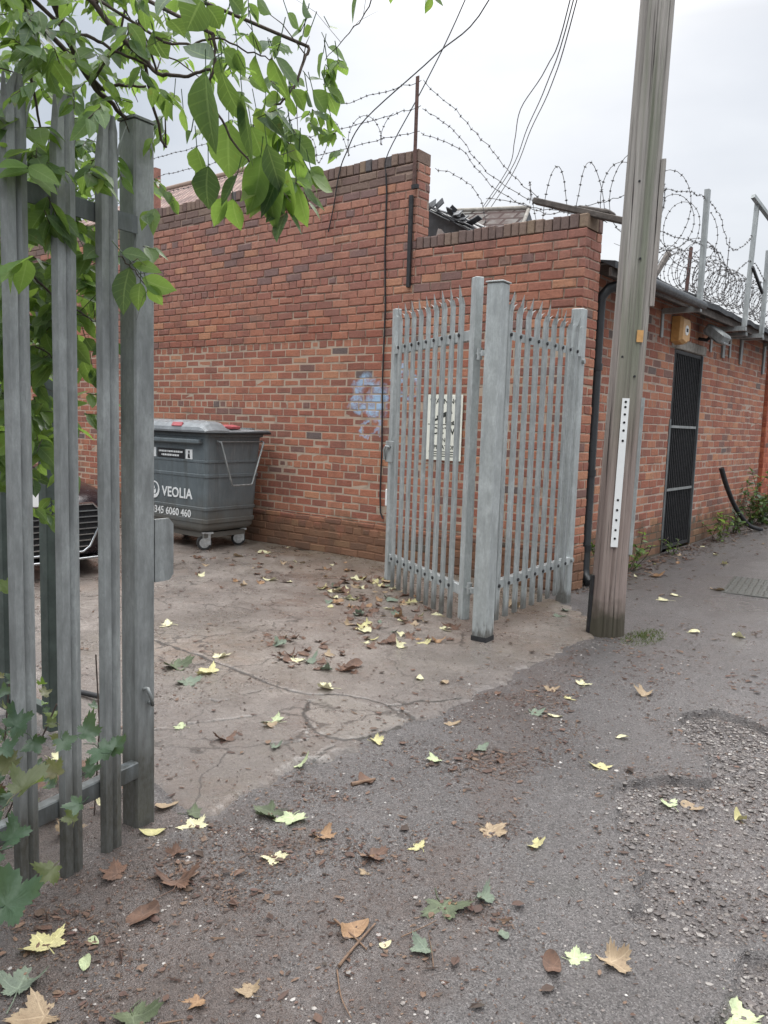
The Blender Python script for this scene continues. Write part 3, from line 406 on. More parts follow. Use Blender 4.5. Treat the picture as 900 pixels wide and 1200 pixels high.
def m_concrete():
    t = NT('old_concrete'); p = t.geo(); a = t.attr('mask')
    crack, patch, moss = a[0], a[1], a[2]
    tc_ = t.n('Attribute', attribute_name='mask'); grime = tc_.outputs['Alpha']
    n1 = t.noise(p, 2.0, 6, .65)
    c = t.ramp(n1, [(.28, (.15, .128, .112)), (.5, (.225, .194, .172)), (.75, (.305, .268, .238))])
    v = t.vor(p, 120., 'F1', 'Color'); sc = t.n('SeparateColor'); t.l(v, sc.inputs[0])
    c = t.mix(t.ramp(sc.outputs[0], [(.5, 0.0), (1.0, .45)]), c, (.33, .29, .255))
    c = t.mix(t.ramp(sc.outputs[1], [(.55, 0.0), (1.0, .5)]), c, (.075, .06, .052))
    c = t.mix(t.ramp(t.noise(p, 9., 6, .7), [(.5, 0.0), (.75, .6)]), c, (.105, .08, .066))
    c = t.mix(t.ramp(t.noise(p, .95, 6, .7), [(.47, 0.0), (.62, .5)]), c, (.09, .072, .062))
    gm = t.math('ADD', grime, t.math('MULTIPLY', t.math('SUBTRACT', t.noise(p, 6., 6, .7), .5), .9))
    c = t.mix(t.ramp(gm, [(.35, 0.0), (1.0, .68)]), c, (.115, .098, .09))
    c = t.mix(t.ramp(t.noise(p, 45., 5, .75), [(.56, 0.0), (.66, .6)]), c, (.07, .05, .04))
    rust = t.math('MULTIPLY', t.ramp(t.noise(p, 1.1, 5, .6), [(.5, 0.0), (.68, .5)]), t.ramp(t.noise(p, 12., 4), [(.4, .2), (.65, 1.0)]))
    c = t.mix(rust, c, (.20, .118, .075))
    c = t.mix(t.math('MULTIPLY', patch, .6), c, (.225, .20, .175))
    mm = t.math('MULTIPLY', moss, t.ramp(t.noise(p, 14., 6, .7), [(.36, 0.0), (.6, .8)]))
    c = t.mix(mm, c, (.105, .088, .048))
    wv = t.n('VectorMath', operation='ADD'); t.l(p, wv.inputs[0]); nv = t.n('TexNoise', Scale=4.0, Detail=5); t.l(p, nv.inputs['Vector']); sv_ = t.n('VectorMath', operation='SCALE'); t.l(nv.outputs['Color'], sv_.inputs[0]); sv_.inputs['Scale'].default_value = .4; t.l(sv_.outputs[0], wv.inputs[1])
    ce = t.vor(wv.outputs[0], 1.3, 'DISTANCE_TO_EDGE')
    c = t.mix(t.math('MULTIPLY', t.ramp(ce, [(.003, .85), (.012, 0.0)]), t.ramp(t.noise(p, 1.1, 3), [(.40, 0.0), (.50, 1.0)])), c, (.045, .036, .03))
    ck = t.math('ADD', crack, t.math('MULTIPLY', t.math('SUBTRACT', t.noise(p, 70., 4), .5), .5))
    c = t.mix(t.ramp(ck, [(.3, 0.0), (.6, .95)]), c, (.035, .028, .022))
    wn = t.noise(p, 2.6, 5, .65)
    rough = t.ramp(wn, [(.35, .5), (.6, .24)])
    h = t.math('ADD', t.noise(p, 110., 6, .7), t.math('MULTIPLY', t.noise(p, 22., 4, .6), 1.2))
    cw = t.ramp(wn, [(.4, .0), (.62, .55)])
    return t.bsdf(c, rough, 0, t.bump(h, .009, .95), .5, coat=(cw, .2, t.bump(h, .002, .6)))
M['asphalt'] = m_asphalt()
M['concrete'] = m_concrete()
M['soil'] = simple('leaf_mould_soil', (.07, .05, .036), .95, 0, .5, 25, 1.0)

def m_pole():
    t = NT('weathered_pole_wood'); p = t.objc(); z = t.sep(p)[2]
    g = t.noise(t.mapv(p, (26, 26, .9)), 1.0, 7, .65)
    hi = t.ramp(g, [(.28, (.26, .243, .225)), (.5, (.375, .353, .325)), (.75, (.48, .455, .42))])
    lo = t.ramp(g, [(.28, (.175, .132, .116)), (.5, (.265, .205, .183)), (.75, (.37, .305, .275))])
    zz = t.math('ADD', z, t.math('MULTIPLY', t.math('SUBTRACT', t.noise(t.mapv(p, (9, 9, 1.2)), 1.0, 5), .5), 2.2))
    c = t.mix(t.ramp(t.math('DIVIDE', zz, 3.0), [(.30, 0.0), (.95, 1.0)]), lo, hi)
    gm = t.noise(t.mapv(p, (7., 7., .28)), 1.0, 3)
    dk = t.noise(t.mapv(p, (11., 11., .4)), 1.0, 5, .6)
    c = t.mix(t.ramp(dk, [(.40, .42), (.55, 0.0)]), c, t.mix(.55, c, (.05, .045, .042)))
    c = t.mix(t.math('MULTIPLY', t.ramp(gm, [(.47, 0.0), (.6, .65)]), t.ramp(t.math('DIVIDE', z, 4.0), [(.28, .05), (.5, 1.0)])), c, (.15, .175, .115))
    cr = t.noise(t.mapv(p, (42, 42, .55)), 1.0, 4, .6)
    c = t.mix(t.ramp(cr, [(.57, 0.0), (.66, .9)]), c, (.03, .024, .022))
    bz = t.math('ADD', z, t.math('MULTIPLY', t.noise(p, 9., 4), -.25))
    c = t.mix(t.ramp(bz, [(-.05, .85), (.14, 0.0)]), c, (.05, .048, .03))
    h = t.math('ADD', g, t.math('MULTIPLY', cr, -.8))
    return t.bsdf(c, .85, 0, t.bump(h, .016, 1.0), .25)
M['pole'] = m_pole()

def m_tiles(name, c1, c2, tw, th):
    t = NT(name); p = t.n('TexCoord').outputs['UV']
    b = t.n('TexBrick'); b.offset = .5
    b.inputs['Scale'].default_value = 1.0; b.inputs['Brick Width'].default_value = tw; b.inputs['Row Height'].default_value = th
    b.inputs['Mortar Size'].default_value = th*.12; b.inputs['Color1'].default_value = (*c1, 1); b.inputs['Color2'].default_value = (*c2, 1)
    b.inputs['Mortar'].default_value = (.03, .022, .02, 1)
    t.l(p, b.inputs['Vector'])
    c = t.mix(t.ramp(t.noise(t.geo(), 1.4, 6, .7), [(.45, 0.0), (.62, .8)]), b.outputs['Color'], (.085, .055, .05))
    return t.bsdf(c, .8, 0, t.bump(b.outputs['Fac'], -.02, .8), .2)
M['tiles'] = m_tiles('clay_roof_tiles', (.40, .28, .24), (.30, .19, .165), .2, .16)
M['tiles_grey'] = m_tiles('grey_roof_tiles', (.26, .255, .235), (.17, .17, .16), .22, .17)

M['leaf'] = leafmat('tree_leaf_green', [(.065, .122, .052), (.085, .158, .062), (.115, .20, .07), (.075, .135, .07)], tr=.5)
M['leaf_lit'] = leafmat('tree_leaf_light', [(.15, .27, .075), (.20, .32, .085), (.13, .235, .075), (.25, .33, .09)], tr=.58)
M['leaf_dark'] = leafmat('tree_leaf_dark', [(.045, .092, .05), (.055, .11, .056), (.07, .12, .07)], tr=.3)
M['weed'] = leafmat('weed_leaf', [(.06, .12, .03), (.10, .17, .05), (.16, .20, .07)], tr=.3)
M['bramble'] = leafmat('undergrowth_leaf', [(.035, .07, .042), (.05, .09, .055), (.065, .105, .065)], tr=.2)
M['bramble_old'] = leafmat('undergrowth_leaf_old', [(.11, .125, .055), (.085, .10, .045), (.15, .13, .07)], tr=.3)
M['ly'] = deadleaf('leaf_yellow', (.54, .50, .24), (.42, .38, .21), (.20, .14, .07))
M['lc'] = deadleaf('leaf_cream', (.66, .62, .40), (.52, .50, .30), (.22, .17, .08))
M['lg'] = deadleaf('leaf_palegreen', (.46, .51, .30), (.36, .42, .25), (.20, .20, .09))
M['lt'] = deadleaf('leaf_tan', (.35, .265, .17), (.24, .17, .105), (.13, .085, .055))
M['lo'] = deadleaf('leaf_orange', (.34, .21, .115), (.23, .135, .075), (.12, .07, .04))
M['lb'] = deadleaf('leaf_brown', (.155, .085, .055), (.085, .05, .036), (.04, .025, .02))
M['ld'] = deadleaf('leaf_darkgreen', (.10, .125, .065), (.065, .08, .045), (.04, .045, .03))
M['le'] = deadleaf('leaf_greygreen', (.17, .21, .15), (.12, .15, .115), (.06, .06, .045))
M['litter'] = leafmat('leaf_litter', [(.04, .025, .019), (.085, .045, .034), (.125, .068, .048), (.19, .12, .08), (.06, .037, .03), (.10, .05, .04)], back=(.12, .08, .04), tr=.05, rough=.7)
M['stone'] = leafmat('loose_stones', [(.06, .048, .045), (.105, .086, .08), (.15, .13, .122), (.085, .07, .066), (.125, .102, .092), (.33, .305, .285)], back=(.1, .1, .1), tr=.0, rough=.33)

# ------------------------------------------------------------------ value noise (numpy) for ground relief
def vnoise(x, y, seed=0):
    xi = np.floor(x).astype(np.int64); yi = np.floor(y).astype(np.int64)
    fx = x-xi; fy = y-yi; fx = fx*fx*(3-2*fx); fy = fy*fy*(3-2*fy)
    def h(a, b):
        n = (a*374761393 + b*668265263 + seed*982451653) & 0x7fffffff
        n = ((n ^ (n >> 13))*1274126177) & 0x7fffffff
        return ((n ^ (n >> 16)) & 0xffff)/65535.0
    return (h(xi, yi)*(1-fx)+h(xi+1, yi)*fx)*(1-fy) + (h(xi, yi+1)*(1-fx)+h(xi+1, yi+1)*fx)*fy
def fbm(x, y, o=4, seed=0):
    s = 0; a = .5
    for k in range(o):
        s = s + a*vnoise(x*2**k, y*2**k, seed+k); a *= .5
    return s/(1-.5**o)
def seg_dist(X, Y, pts):
    d = np.full(X.shape, 1e9)
    for (ax, ay), (bx, by) in zip(pts[:-1], pts[1:]):
        vx, vy = bx-ax, by-ay; L = vx*vx+vy*vy+1e-12
        t = np.clip(((X-ax)*vx+(Y-ay)*vy)/L, 0, 1)
        d = np.minimum(d, np.hypot(X-ax-t*vx, Y-ay-t*vy))
    return d
def in_poly(X, Y, poly):
    ins = np.zeros(X.shape, bool); n = len(poly)
    for i in range(n):
        x0, y0 = poly[i]; x1, y1 = poly[(i+1) % n]
        c = ((y0 > Y) != (y1 > Y)) & (X < (x1-x0)*(Y-y0)/(y1-y0+1e-12)+x0)
        ins ^= c
    return ins
def sdf(X, Y, poly):
    d = seg_dist(X, Y, list(poly)+[poly[0]])
    return np.where(in_poly(X, Y, poly), -d, d)
def sstep(a, b, x):
    t = np.clip((x-a)/(b-a), 0, 1); return t*t*(3-2*t)
def graded(lo, flo, fhi, hi, fine, grow=1.12):
    c = list(np.arange(flo, fhi, fine)); s = fine; v = c[-1]
    while v < hi: s *= grow; v += min(s, .6); c.append(v)
    s = fine; v = flo; pre = []
    while v > lo: s *= grow; v -= min(s, .6); pre.append(v)
    return np.array(pre[::-1]+c)
def grid_obj(name, xs, ys, zf, mask, mat, keep=None):
    X, Y = np.meshgrid(xs, ys); Z = zf(X, Y); mk = mask(X, Y)
    nx, ny = len(xs), len(ys)
    co = np.stack([X, Y, Z], -1).reshape(-1, 3)
    i = np.arange(nx*ny).reshape(ny, nx)
    q = np.stack([i[:-1, :-1], i[:-1, 1:], i[1:, 1:], i[1:, :-1]], -1).reshape(-1, 4)
    col = np.stack([*mk, np.ones_like(X)][:4], -1).reshape(-1, 4)
    if keep is not None:
        K = keep(X, Y).reshape(-1); q = q[K[q].all(1)]
        used = np.unique(q); rm = np.full(nx*ny, -1); rm[used] = np.arange(len(used)); q = rm[q]; co = co[used]; col = col[used]
    me = bpy.data.meshes.new(name)
    me.vertices.add(len(co)); me.vertices.foreach_set('co', co.astype(np.float32).ravel())
    me.loops.add(q.size); me.loops.foreach_set('vertex_index', q.astype(np.int32).ravel())
    me.polygons.add(len(q)); me.polygons.foreach_set('loop_start', np.arange(0, q.size, 4, dtype=np.int32))
    me.polygons.foreach_set('use_smooth', np.ones(len(q), bool))
    me.update(calc_edges=True)
    at = me.attributes.new('mask', 'FLOAT_COLOR', 'POINT'); at.data.foreach_set('color', col.astype(np.float32).ravel())
    me.materials.append(mat)
    ob = bpy.data.objects.new(name, me); COL.objects.link(ob); tag(ob, kind='structure'); return ob

def edge_x(Y):   # lane edge of the yard slab
    e = -2.17 + (fbm(Y*2.3, Y*0+3.1, 4, 11)-.5)*.30 + (fbm(Y*11., Y*0+1.7, 3, 5)-.5)*.10
    return np.where(Y > 5.55, -2.17-(Y-5.55)*1.15, e)
def broken_of(X, Y):
    wob = (fbm(X*7, Y*7, 4, 21)-.5)*.13
    s = np.minimum(sdf(X, Y, D['pothole']), sdf(X, Y, D['pothole2'])) + wob
    return s
def lane_z(X, Y):
    s = broken_of(X, Y); b = 1-sstep(-.010, .004, s)
    z = -.012 + (fbm(X*1.3, Y*1.3, 3, 2)-.5)*.03
    z = z + (vnoise(X*95, Y*95, 3)-.5)*.0035 + (fbm(X*22, Y*22, 3, 8)-.5)*.006
    z = z + b*(-.030 + (fbm(X*16, Y*16, 4, 31)-.5)*.03 + (vnoise(X*60, Y*60, 9)-.5)*.010)
    z = z + (1-b)*np.clip(1-np.abs(s)/.06, 0, 1)*.006
    c = seg_dist(X, Y, D['lane_step'])
    z = z - .018*np.clip(1-c/.02, 0, 1)
    return z + .05*np.maximum(0, Y-10.8)
def lane_mask(X, Y):
    s = broken_of(X, Y); b = 1-sstep(-.03, .02, s)
    grit = sstep(.5, .72, fbm(X*1.7+4, Y*1.7, 4, 41))
    b = np.maximum(b, .35*grit)
    dirt = .10+.42*sstep(.42, .7, fbm(X*1.5, Y*1.5+9, 4, 51))
    for poly, k in D['dirt']:
        dirt = np.maximum(dirt, k*(1-sstep(-.10, .22, sdf(X, Y, poly))))
    dirt = np.maximum(dirt, .75*(1-sstep(.0, .5, np.abs(X+3.2)))*(Y > 6.3))
    dirt = np.maximum(dirt, .95*(X < -2.2)*(Y < 1.75))
    wet = .25+.5*b+.25*sstep(.45, .65, fbm(X*.8, Y*.8, 3, 61))
    wet = np.maximum(wet, .95*(1-sstep(-.15, .25, sdf(X, Y, D['wet']))))
    return b, dirt, wet
xs = graded(-14, -2.5, .45, 14, .0115); ys = graded(-4, .25, 4.4, 24, .0115)

# ------------------------------------------------------------------ SETTING: ground, lane, yard slab
big = MB(); big.add([(-250,-250,-.16),(250,-250,-.16),(250,10.8,-.16),(250,40,1.3),(250,250,1.3),(-250,250,1.3),(-250,40,1.3),(-250,10.8,-.16)], [(0,1,2,7),(7,2,3,6),(6,3,4,5)])
tag(big.build('ground', M['soil']), kind='structure')
grid_obj('lane', xs, ys, lane_z, lane_mask, M['asphalt'], keep=lambda X, Y: (X > -3.7) & ((Y < 1.9) | (X > -3.3)) | ((Y < 1.9) & (X > -14)))

def slab_z(X, Y):
    e = edge_x(Y)
    z = .002 + (fbm(X*1.1, Y*1.1, 3, 71)-.5)*.016 + (vnoise(X*90, Y*90, 6)-.5)*.002 + (fbm(X*18, Y*18, 3, 77)-.5)*.004
    z = z - .055*sstep(-.05, .05, X-e)
    z = z - .05*sstep(0, .12, 1.84-Y+(fbm(X*4, Y*0, 3, 6)-.5)*.2)
    ck = crackf(X, Y)
    z = z - .007*ck - .003*(sdf(X, Y, D['patch']) < 0)
    return z
def crackf(X, Y):
    wx = (fbm(X*14, Y*14, 3, 81)-.5)*.045; wy = (fbm(X*14+7, Y*14, 3, 82)-.5)*.045
    d = np.full(X.shape, 9.)
    for i, c in enumerate(D['cracks']):
        w = .011 if i in (0, 1, 5) else .006
        d = np.minimum(d, seg_dist(X+wx, Y+wy, c)/w)
    return 1-sstep(.45, 1.3, d)
def slab_mask(X, Y):
    ck = crackf(X, Y)
    pt = 1-sstep(-.02, .02, sdf(X, Y, D['patch']))
    ms = .8*(1-sstep(.0, .9, 6.48-Y)) + .55*(1-sstep(0, 1.0, np.hypot(X+3.2, Y-5.6)))
    ms = np.maximum(ms, .35*sstep(.5, .75, fbm(X*.9, Y*.9, 4, 91)))
    e = edge_x(Y); gr = 1-sstep(.02, 1.5, e-X); gr = np.maximum(gr*.9, (1-sstep(2.2, 3.6, Y))*.75)*(1-.75*sstep(4.2, 5.0, Y)) + .08
    return ck, pt, np.clip(ms, 0, 1), np.clip(gr, 0, 1)
sx = graded(-14, -4.7, -2.05, -1.95, .0125); sy = graded(1.7, 1.8, 5.0, 6.5, .0125)
grid_obj('yard_slab', sx, sy, slab_z, slab_mask, M['concrete'], keep=lambda X, Y: X < edge_x(Y)+.10)

# ------------------------------------------------------------------ brick builder (every brick a small block on the wall's mortar)
def brick_rows(mb, P, u0, u1, z0, z1, ch=.083, bl=.235, proud=.006, seed=1, skip=None, jit=.0018, hdr=8):
    """P(u, z, d): point at u along the wall, height z, d metres out of the mortar plane"""
    rr = random.Random(seed); row0 = int(math.floor(z0/ch))
    for r in range(row0, int(math.ceil(z1/ch))+1):
        za = r*ch+.0050; zb = (r+1)*ch-.0050
        za, zb = max(za, z0), min(zb, z1)
        if zb-za < .02: continue
        header = (r % hdr) == 3
        L = bl/2 if header else bl
        off = (.25 if header else .5*(r % 2))*bl + rr.uniform(-.012, .012)
        k = int(math.floor((u0-off)/L))-1
        while True:
            a = off+k*L; k += 1
            if a > u1: break
            a1 = a+rr.uniform(.0045, .0075); b1 = a+L-rr.uniform(.0045, .0075)
            a1, b1 = max(a1, u0), min(b1, u1)
            if b1-a1 < .025: continue
            if skip and skip((a1+b1)/2, (za+zb)/2): continue
            J = lambda s=jit: rr.uniform(-s, s)
            dz = rr.uniform(-.002, .002); pd = proud+rr.uniform(-.0025, .0025)
            c = .0045*rr.uniform(.7, 1.6); t1, t2 = J(), J()
            if rr.random() < .10: c *= 2.2
            o = [(a1+J(), za+dz+J()+t1), (b1+J(), za+dz+J()+t2), (b1+J(), zb+dz+J()+t2), (a1+J(), zb+dz+J()+t1)]
            i_ = [(o[0][0]+c+abs(J()), o[0][1]+c+abs(J())), (o[1][0]-c-abs(J()), o[1][1]+c+abs(J())), (o[2][0]-c-abs(J()), o[2][1]-c-abs(J())), (o[3][0]+c+abs(J()), o[3][1]-c-abs(J()))]
            vs = [P(*q, -.012) for q in o]+[P(*q, pd-c) for q in o]+[P(*q, pd+J(.0012)) for q in i_]
            fs = [(8,9,10,11)]
            for j in range(4):
                n = (j+1) % 4; fs += [(j, n, 4+n, 4+j), (4+j, 4+n, 8+n, 8+j)]
            mb.add(vs, fs)

def coping(mb, P, u0, u1, z0, h, depth, seed=3, bw=.083, proud=.012):
    rr = random.Random(seed); u = u0
    while u < u1-.03:
        w = min(bw*rr.uniform(.92, 1.06), u1-u)
        j = lambda s: rr.uniform(-s, s)
        a, b = u+.004, u+w-.004; zt = z0+h+j(.008); zb = z0+.004; dp = proud+j(.006)
        c = .007
        pts = []
        for d in (dp, -depth-.012+j(.006)):
            s = -c if d > 0 else c
            pts += [P(a+c, zb+c, d), P(b-c, zb+c, d), P(b-c, zt-c+j(.003), d), P(a+c, zt-c+j(.003), d)]
            pts += [P(a, zb, d+s), P(b, zb, d+s), P(b, zt+j(.003), d+s), P(a, zt+j(.003), d+s)]
        fs = [(0,1,2,3), (11,10,9,8)]
        for q in range(4):
            n = (q+1) % 4
            fs += [(4+q, 4+n, n, q), (8+q, 8+n, 12+n, 12+q), (4+n, 4+q, 12+q, 12+n)]
        mb.add(pts, fs); u += w

# ------------------------------------------------------------------ yard wall (high part, low part, end return)
WY = 6.48
w = thing('brick_wall', 'tall weathered brick yard wall with stepped top and blue graffiti, behind the grey bin', 'wall', (-6.0, WY, 0))
PA = lambda u, z, d: (u, WY-d, z)
core = MB()
core.box((-13.5, WY, -.2), (-4.79, WY+.20, 3.985)); core.box((-4.79, WY, -.2), (-3.0, WY+.22, 3.145))
core.box((-3.24, WY+.22, -.2), (-3.0, 6.80, 3.145))
core.build('mortar_core', M['mortar'], w)
b = MB()
brick_rows(b, PA, -13.5, -4.68, .39, 2.324, seed=1, proud=.003)
brick_rows(b, lambda u, z, d: (u, WY-.006-d, z), -13.5, -4.785, 2.326, 3.820, seed=2, proud=.006, jit=.003)
brick_rows(b, PA, -4.68, -2.994, .39, 2.324, seed=4, proud=.003)
brick_rows(b, lambda u, z, d: (u, WY-.006-d, z), -4.785, -2.990, 2.326, 3.145, seed=5, proud=.006, jit=.003)
PE = lambda u, z, d: (-4.79+d, u, z)
brick_rows(b, PE, WY-.012, WY+.205, 3.15, 3.985, seed=6, bl=.24, proud=.007)
PR = lambda u, z, d: (-3.0+d, u, z)
brick_rows(b, PR, WY-.006, 6.80, .39, 3.145, seed=7, proud=.007, jit=.0028)
b.build('brickwork', M['brick'], w)
b = MB()
brick_rows(b, lambda u, z, d: (u, WY-.018-d, z), -13.5, -2.98, -.05, .385, seed=8, proud=.006, jit=.004)
brick_rows(b, lambda u, z, d: (-2.986+d, u, z), WY-.02, 6.80, -.05, .385, seed=9, proud=.006, jit=.004)
b.box((-13.5, WY-.018, -.2), (-2.988, WY+.0, .386)); b.box((-3.0, WY-.016, -.2), (-2.987, 6.80, .384))
b.build('plinth', M['brick'], w, label='slightly projecting dirty brick plinth along the foot of the wall')
c = MB()
brick_rows(c, lambda u, z, d: (u, WY-.006-d, z), -13.5, -4.785, 3.822, 3.985, seed=61, proud=.006, jit=.003)
coping(c, PA, -13.5, -4.78, 3.990, .115, .20, 4)
coping(c, PA, -4.775, -2.985, 3.150, .115, .22, 5)
coping(c, lambda u, z, d: (-3.0+d, u, z), WY+.24, 6.81, 3.150, .115, .24, 6)
c.build('coping', M['brick_cope'], w, label='soot darkened brick on edge coping')
# second sooty course under the coping at the far left
# lane wall : outbuilding
LX = -3.2
PL = lambda u, z, d: (LX+d, u, z)
DY0, DY1, DZ1 = 9.50, 10.56, 2.42
ob_ = thing('brick_outbuilding', 'low brick outbuilding with black felt roof and barred doorway, behind the telegraph pole', 'building', (LX-1.5, 10.4, 0))
m = MB()
m.box((LX-.22, 6.81, -.2), (LX, DY0, 2.92)); m.box((LX-.22, DY1, -.2), (LX, 13.9, 2.92)); m.box((LX-.22, DY0, DZ1+.01), (LX, DY1, 2.92))
m.box((-7.0, 13.68, -.2), (LX-.22, 13.9, 2.92)); m.box((-7.0, 6.81, -.2), (-6.8, 13.68, 2.92)); m.box((-6.8, 6.71, -.2), (LX-.04, 6.81, 2.9))
m.box((LX-.9, DY0-.3, -.05), (LX-.88, DY1+.3, 2.6))
m.build('mortar_core', M['mortar_lane'], ob_)
b = MB()
dsk = lambda u, z: DY0-.02 < u < DY1+.02 and z < DZ1+.04
for (a0, a1) in ((6.81, DY0), (DY1, 13.9)):
    brick_rows(b, PL, a0, a1, -.05, 2.92, seed=int(a0*10), ch=.09, bl=.252, proud=.003, jit=.0025)
brick_rows(b, PL, DY0, DY1, DZ1+.13, 2.92, seed=77, ch=.09, bl=.252, proud=.004, jit=.0025)
# bricks on door reveals
brick_rows(b, lambda u, z, d: (LX-.22+u, DY1-d, z), 0, .215, 0, DZ1, seed=78, proud=.004)
brick_rows(b, lambda u, z, d: (LX-.22+u, DY0+d, z), 0, .215, 0, DZ1, seed=79, proud=.004)
b.build('brickwork', M['brick_lane'], ob_)
lt = MB(); lt.box((LX-.2, DY0-.12, DZ1+.012), (LX+.012, DY1+.12, DZ1+.125), 0, .008); lt.build('lintel', M['concrete_s'], ob_)
rf = MB()
roof = [(-2.86, 2.875), (-2.86, 2.935), (-3.0, 2.955), (-7.1, 3.12), (-7.1, 3.03), (-3.0, 2.93)]
rng2 = random.Random(4)
rings = []
y = 6.83
while y < 14.0:
    dj = rng2.uniform(-.018, .018); dz = rng2.uniform(-.012, .012)
    rings.append([(px+(dj if i < 2 else 0), y, pz+(dz if i < 3 else 0)) for i, (px, pz) in enumerate(roof)]); y += .28
rf.loft(rings, 0)
r_ = rf.build('roof', M['felt'], ob_, label='flat roof covered in ragged black felt')
fb = MB(); fb.box((-2.93, 6.84, 2.80), (-2.905, 13.95, 2.874)); fb.box((-3.18, 6.84, 2.90), (-2.93, 13.95, 2.915))
fb.build('fascia', M['timber'], ob_)
# door: near-black sheet for the darkness in the reveal + iron bars gate
dr = MB(); dr.box((LX-.035, DY0+.02, .03), (LX-.005, DY0+.06, DZ1)); dr.box((LX-.035, DY1-.06, .03), (LX-.005, DY1-.02, DZ1)); dr.box((LX-.035, DY0+.06, DZ1-.04), (LX-.005, DY1-.06, DZ1)); dr.box((LX-.035, DY0+.06, .03), (LX-.005, DY1-.06, .07))
door = dr.build('door', M['iron'], ob_, label='black barred iron security door')
br = MB(); y = DY0+.10
while y < DY1-.08:
    br.box((LX-.030, y, .07), (LX-.012, y+.016, DZ1-.04)); y += .066
br.build('bars', M['iron'], door)
for zz in (.74, 1.50):
    xb = MB(); xb.box((LX-.010, DY0+.06, zz), (LX+.004, DY1-.06, zz+.03)); xb.build('crossbar', M['galv_dark'], door)
bk = MB(); bk.box((LX-.10, DY0+.0, .02), (LX-.08, DY1, DZ1)); bk.build('door_darkness', M['dark_int'], door)  # near-black sheet painted in for the shade behind the bars
fr = MB(); fr.box((LX-.06, DY0-.03, .02), (LX+.012, DY0+.018, 1.6)); fr.box((LX-.06, DY1-.016, .02), (LX+.012, DY1+.012, DZ1)); fr.build('door_frame', M['galv_rail'], ob_)
# smooth red pier at the far end of the lane wall
pr = thing('brick_pier', 'plain smooth red brick pier at the far end of the lane wall', 'pier', (LX, 14.15, 0))
b = MB(); b.box((LX-.3, 13.91, -.2), (LX+.06, 14.5, 2.99)); brick_rows(b, lambda u, z, d: (LX+.06+d, u, z), 13.91, 14.5, .1, 2.98, seed=90, proud=.004); brick_rows(b, lambda u, z, d: (LX-.3+u, 13.91-d, z), 0, .365, .1, 2.98, seed=91, proud=.004)
b.build('pier_shaft', M['brick_pier'], pr)
b = MB(); b.box((LX-.34, 13.88, 2.992), (LX+.1, 14.54, 3.06), 0, .01); b.build('cap', M['concrete_s'], pr)
fw = thing('boundary_wall', 'continuing brick boundary wall beyond the smooth pier at the end of the lane', 'wall', (LX, 18, 0))
b = MB(); b.box((LX-.22, 14.51, -.2), (LX, 24, 2.6)); brick_rows(b, PL, 14.51, 24, .1, 2.6, seed=92, proud=.005); b.build('brickwork', M['brick_lane'], fw)
b = MB(); coping(b, PL, 14.51, 24, 2.604, .10, .22, 8); b.build('coping', M['brick_cope'], fw)

# ------------------------------------------------------------------ background roofs
def quad_uv(name, pts, mat, parent, uvs):
    me = bpy.data.meshes.new(name); o = ORG[parent.name]
    me.from_pydata([tuple(a-b for a, b in zip(p, o)) for p in pts], [], [tuple(range(len(pts)))])
    uv = me.uv_layers.new(name='UVMap')
    for i, l in enumerate(me.loops): uv.data[i].uv = uvs[l.vertex_index]
    me.materials.append(mat); ob = bpy.data.objects.new(name, me); COL.objects.link(ob); ob.parent = parent; ORG[ob.name] = o
    return ob
# house with clay tile roof beyond the wall, ridge runs along X, hip at the right
hs = thing('house', 'distant house with a hipped pinkish clay tile roof above the left of the tall wall', 'house', (-19, 14, 0))
hx0, hx1, hy0, hy1, ze, zr = -26.0, -12.6, 12.2, 20.2, 5.95, 8.6
e = .35
rid0, rid1 = (-23, (hy0+hy1)/2, zr), (-17.6, (hy0+hy1)/2, zr)
b = MB(); b.box((hx0, hy0, 0), (hx1, hy1, ze)); b.build('wall', M['brick_pier'], hs)
sl = math.hypot((hy1-hy0)/2+e, zr-ze)
rp = [((hx0-e, hy0-e, ze), (hx1+e, hy0-e, ze), rid1, rid0), ((hx1+e, hy0-e, ze), (hx1+e, hy1+e, ze), rid1), ((hx1+e, hy1+e, ze), (hx0-e, hy1+e, ze), rid0, rid1), ((hx0-e, hy1+e, ze), (hx0-e, hy0-e, ze), rid0)]
roofm = None
for k, q in enumerate(rp):
    u = (0, 1)[k % 2]
    uvs = {i: (p[u], (p[2]-ze)/(zr-ze)*sl) for i, p in enumerate(q)}
    o_ = quad_uv('roof', q, M['tiles'], hs, uvs)
b = MB(); b.tube([(hx1+e, hy0-e, ze+.02), rid1, rid0], .11, 8); b.build('ridge', M['brick_cope'], hs)
b = MB(); b.box((-15.83, 11.30, 0), (-15.70, 11.45, 7.0)); b.build('chimney', M['chimney'], hs)
# small tiled shed roof
sh = thing('tiled_outhouse', 'small outhouse with a grey tiled roof seen over the low part of the wall', 'building', (-6.2, 10.6, 0))
b = MB(); b.box((-7.05, 9.75, 0), (-5.85, 11.5, 4.10)); b.build('wall', M['brick_pier'], sh)
q = [(-7.2, 9.35, 4.16), (-5.62, 10.02, 4.16), (-5.74, 10.45, 4.56), (-6.75, 10.02, 4.56)]
quad_uv('roof', q, M['tiles_grey'], sh, {0: (0, 0), 1: (1.7, 0), 2: (1.5, .6), 3: (.3, .6)})
b = MB(); b.add([(-5.62, 10.02, 4.16), (-5.9, 11.2, 4.16), (-5.74, 10.45, 4.56)], [(0, 1, 2)]); b.add([(-7.2, 9.35, 4.16), (-6.75, 10.02, 4.56), (-7.3, 11.0, 4.16)], [(0, 1, 2)]); b.add([(-6.75, 10.02, 4.56), (-5.74, 10.45, 4.56), (-5.9, 11.2, 4.16), (-7.3, 11.0, 4.16)], [(0, 1, 2, 3)])
b.build('gable', M['slate'], sh)
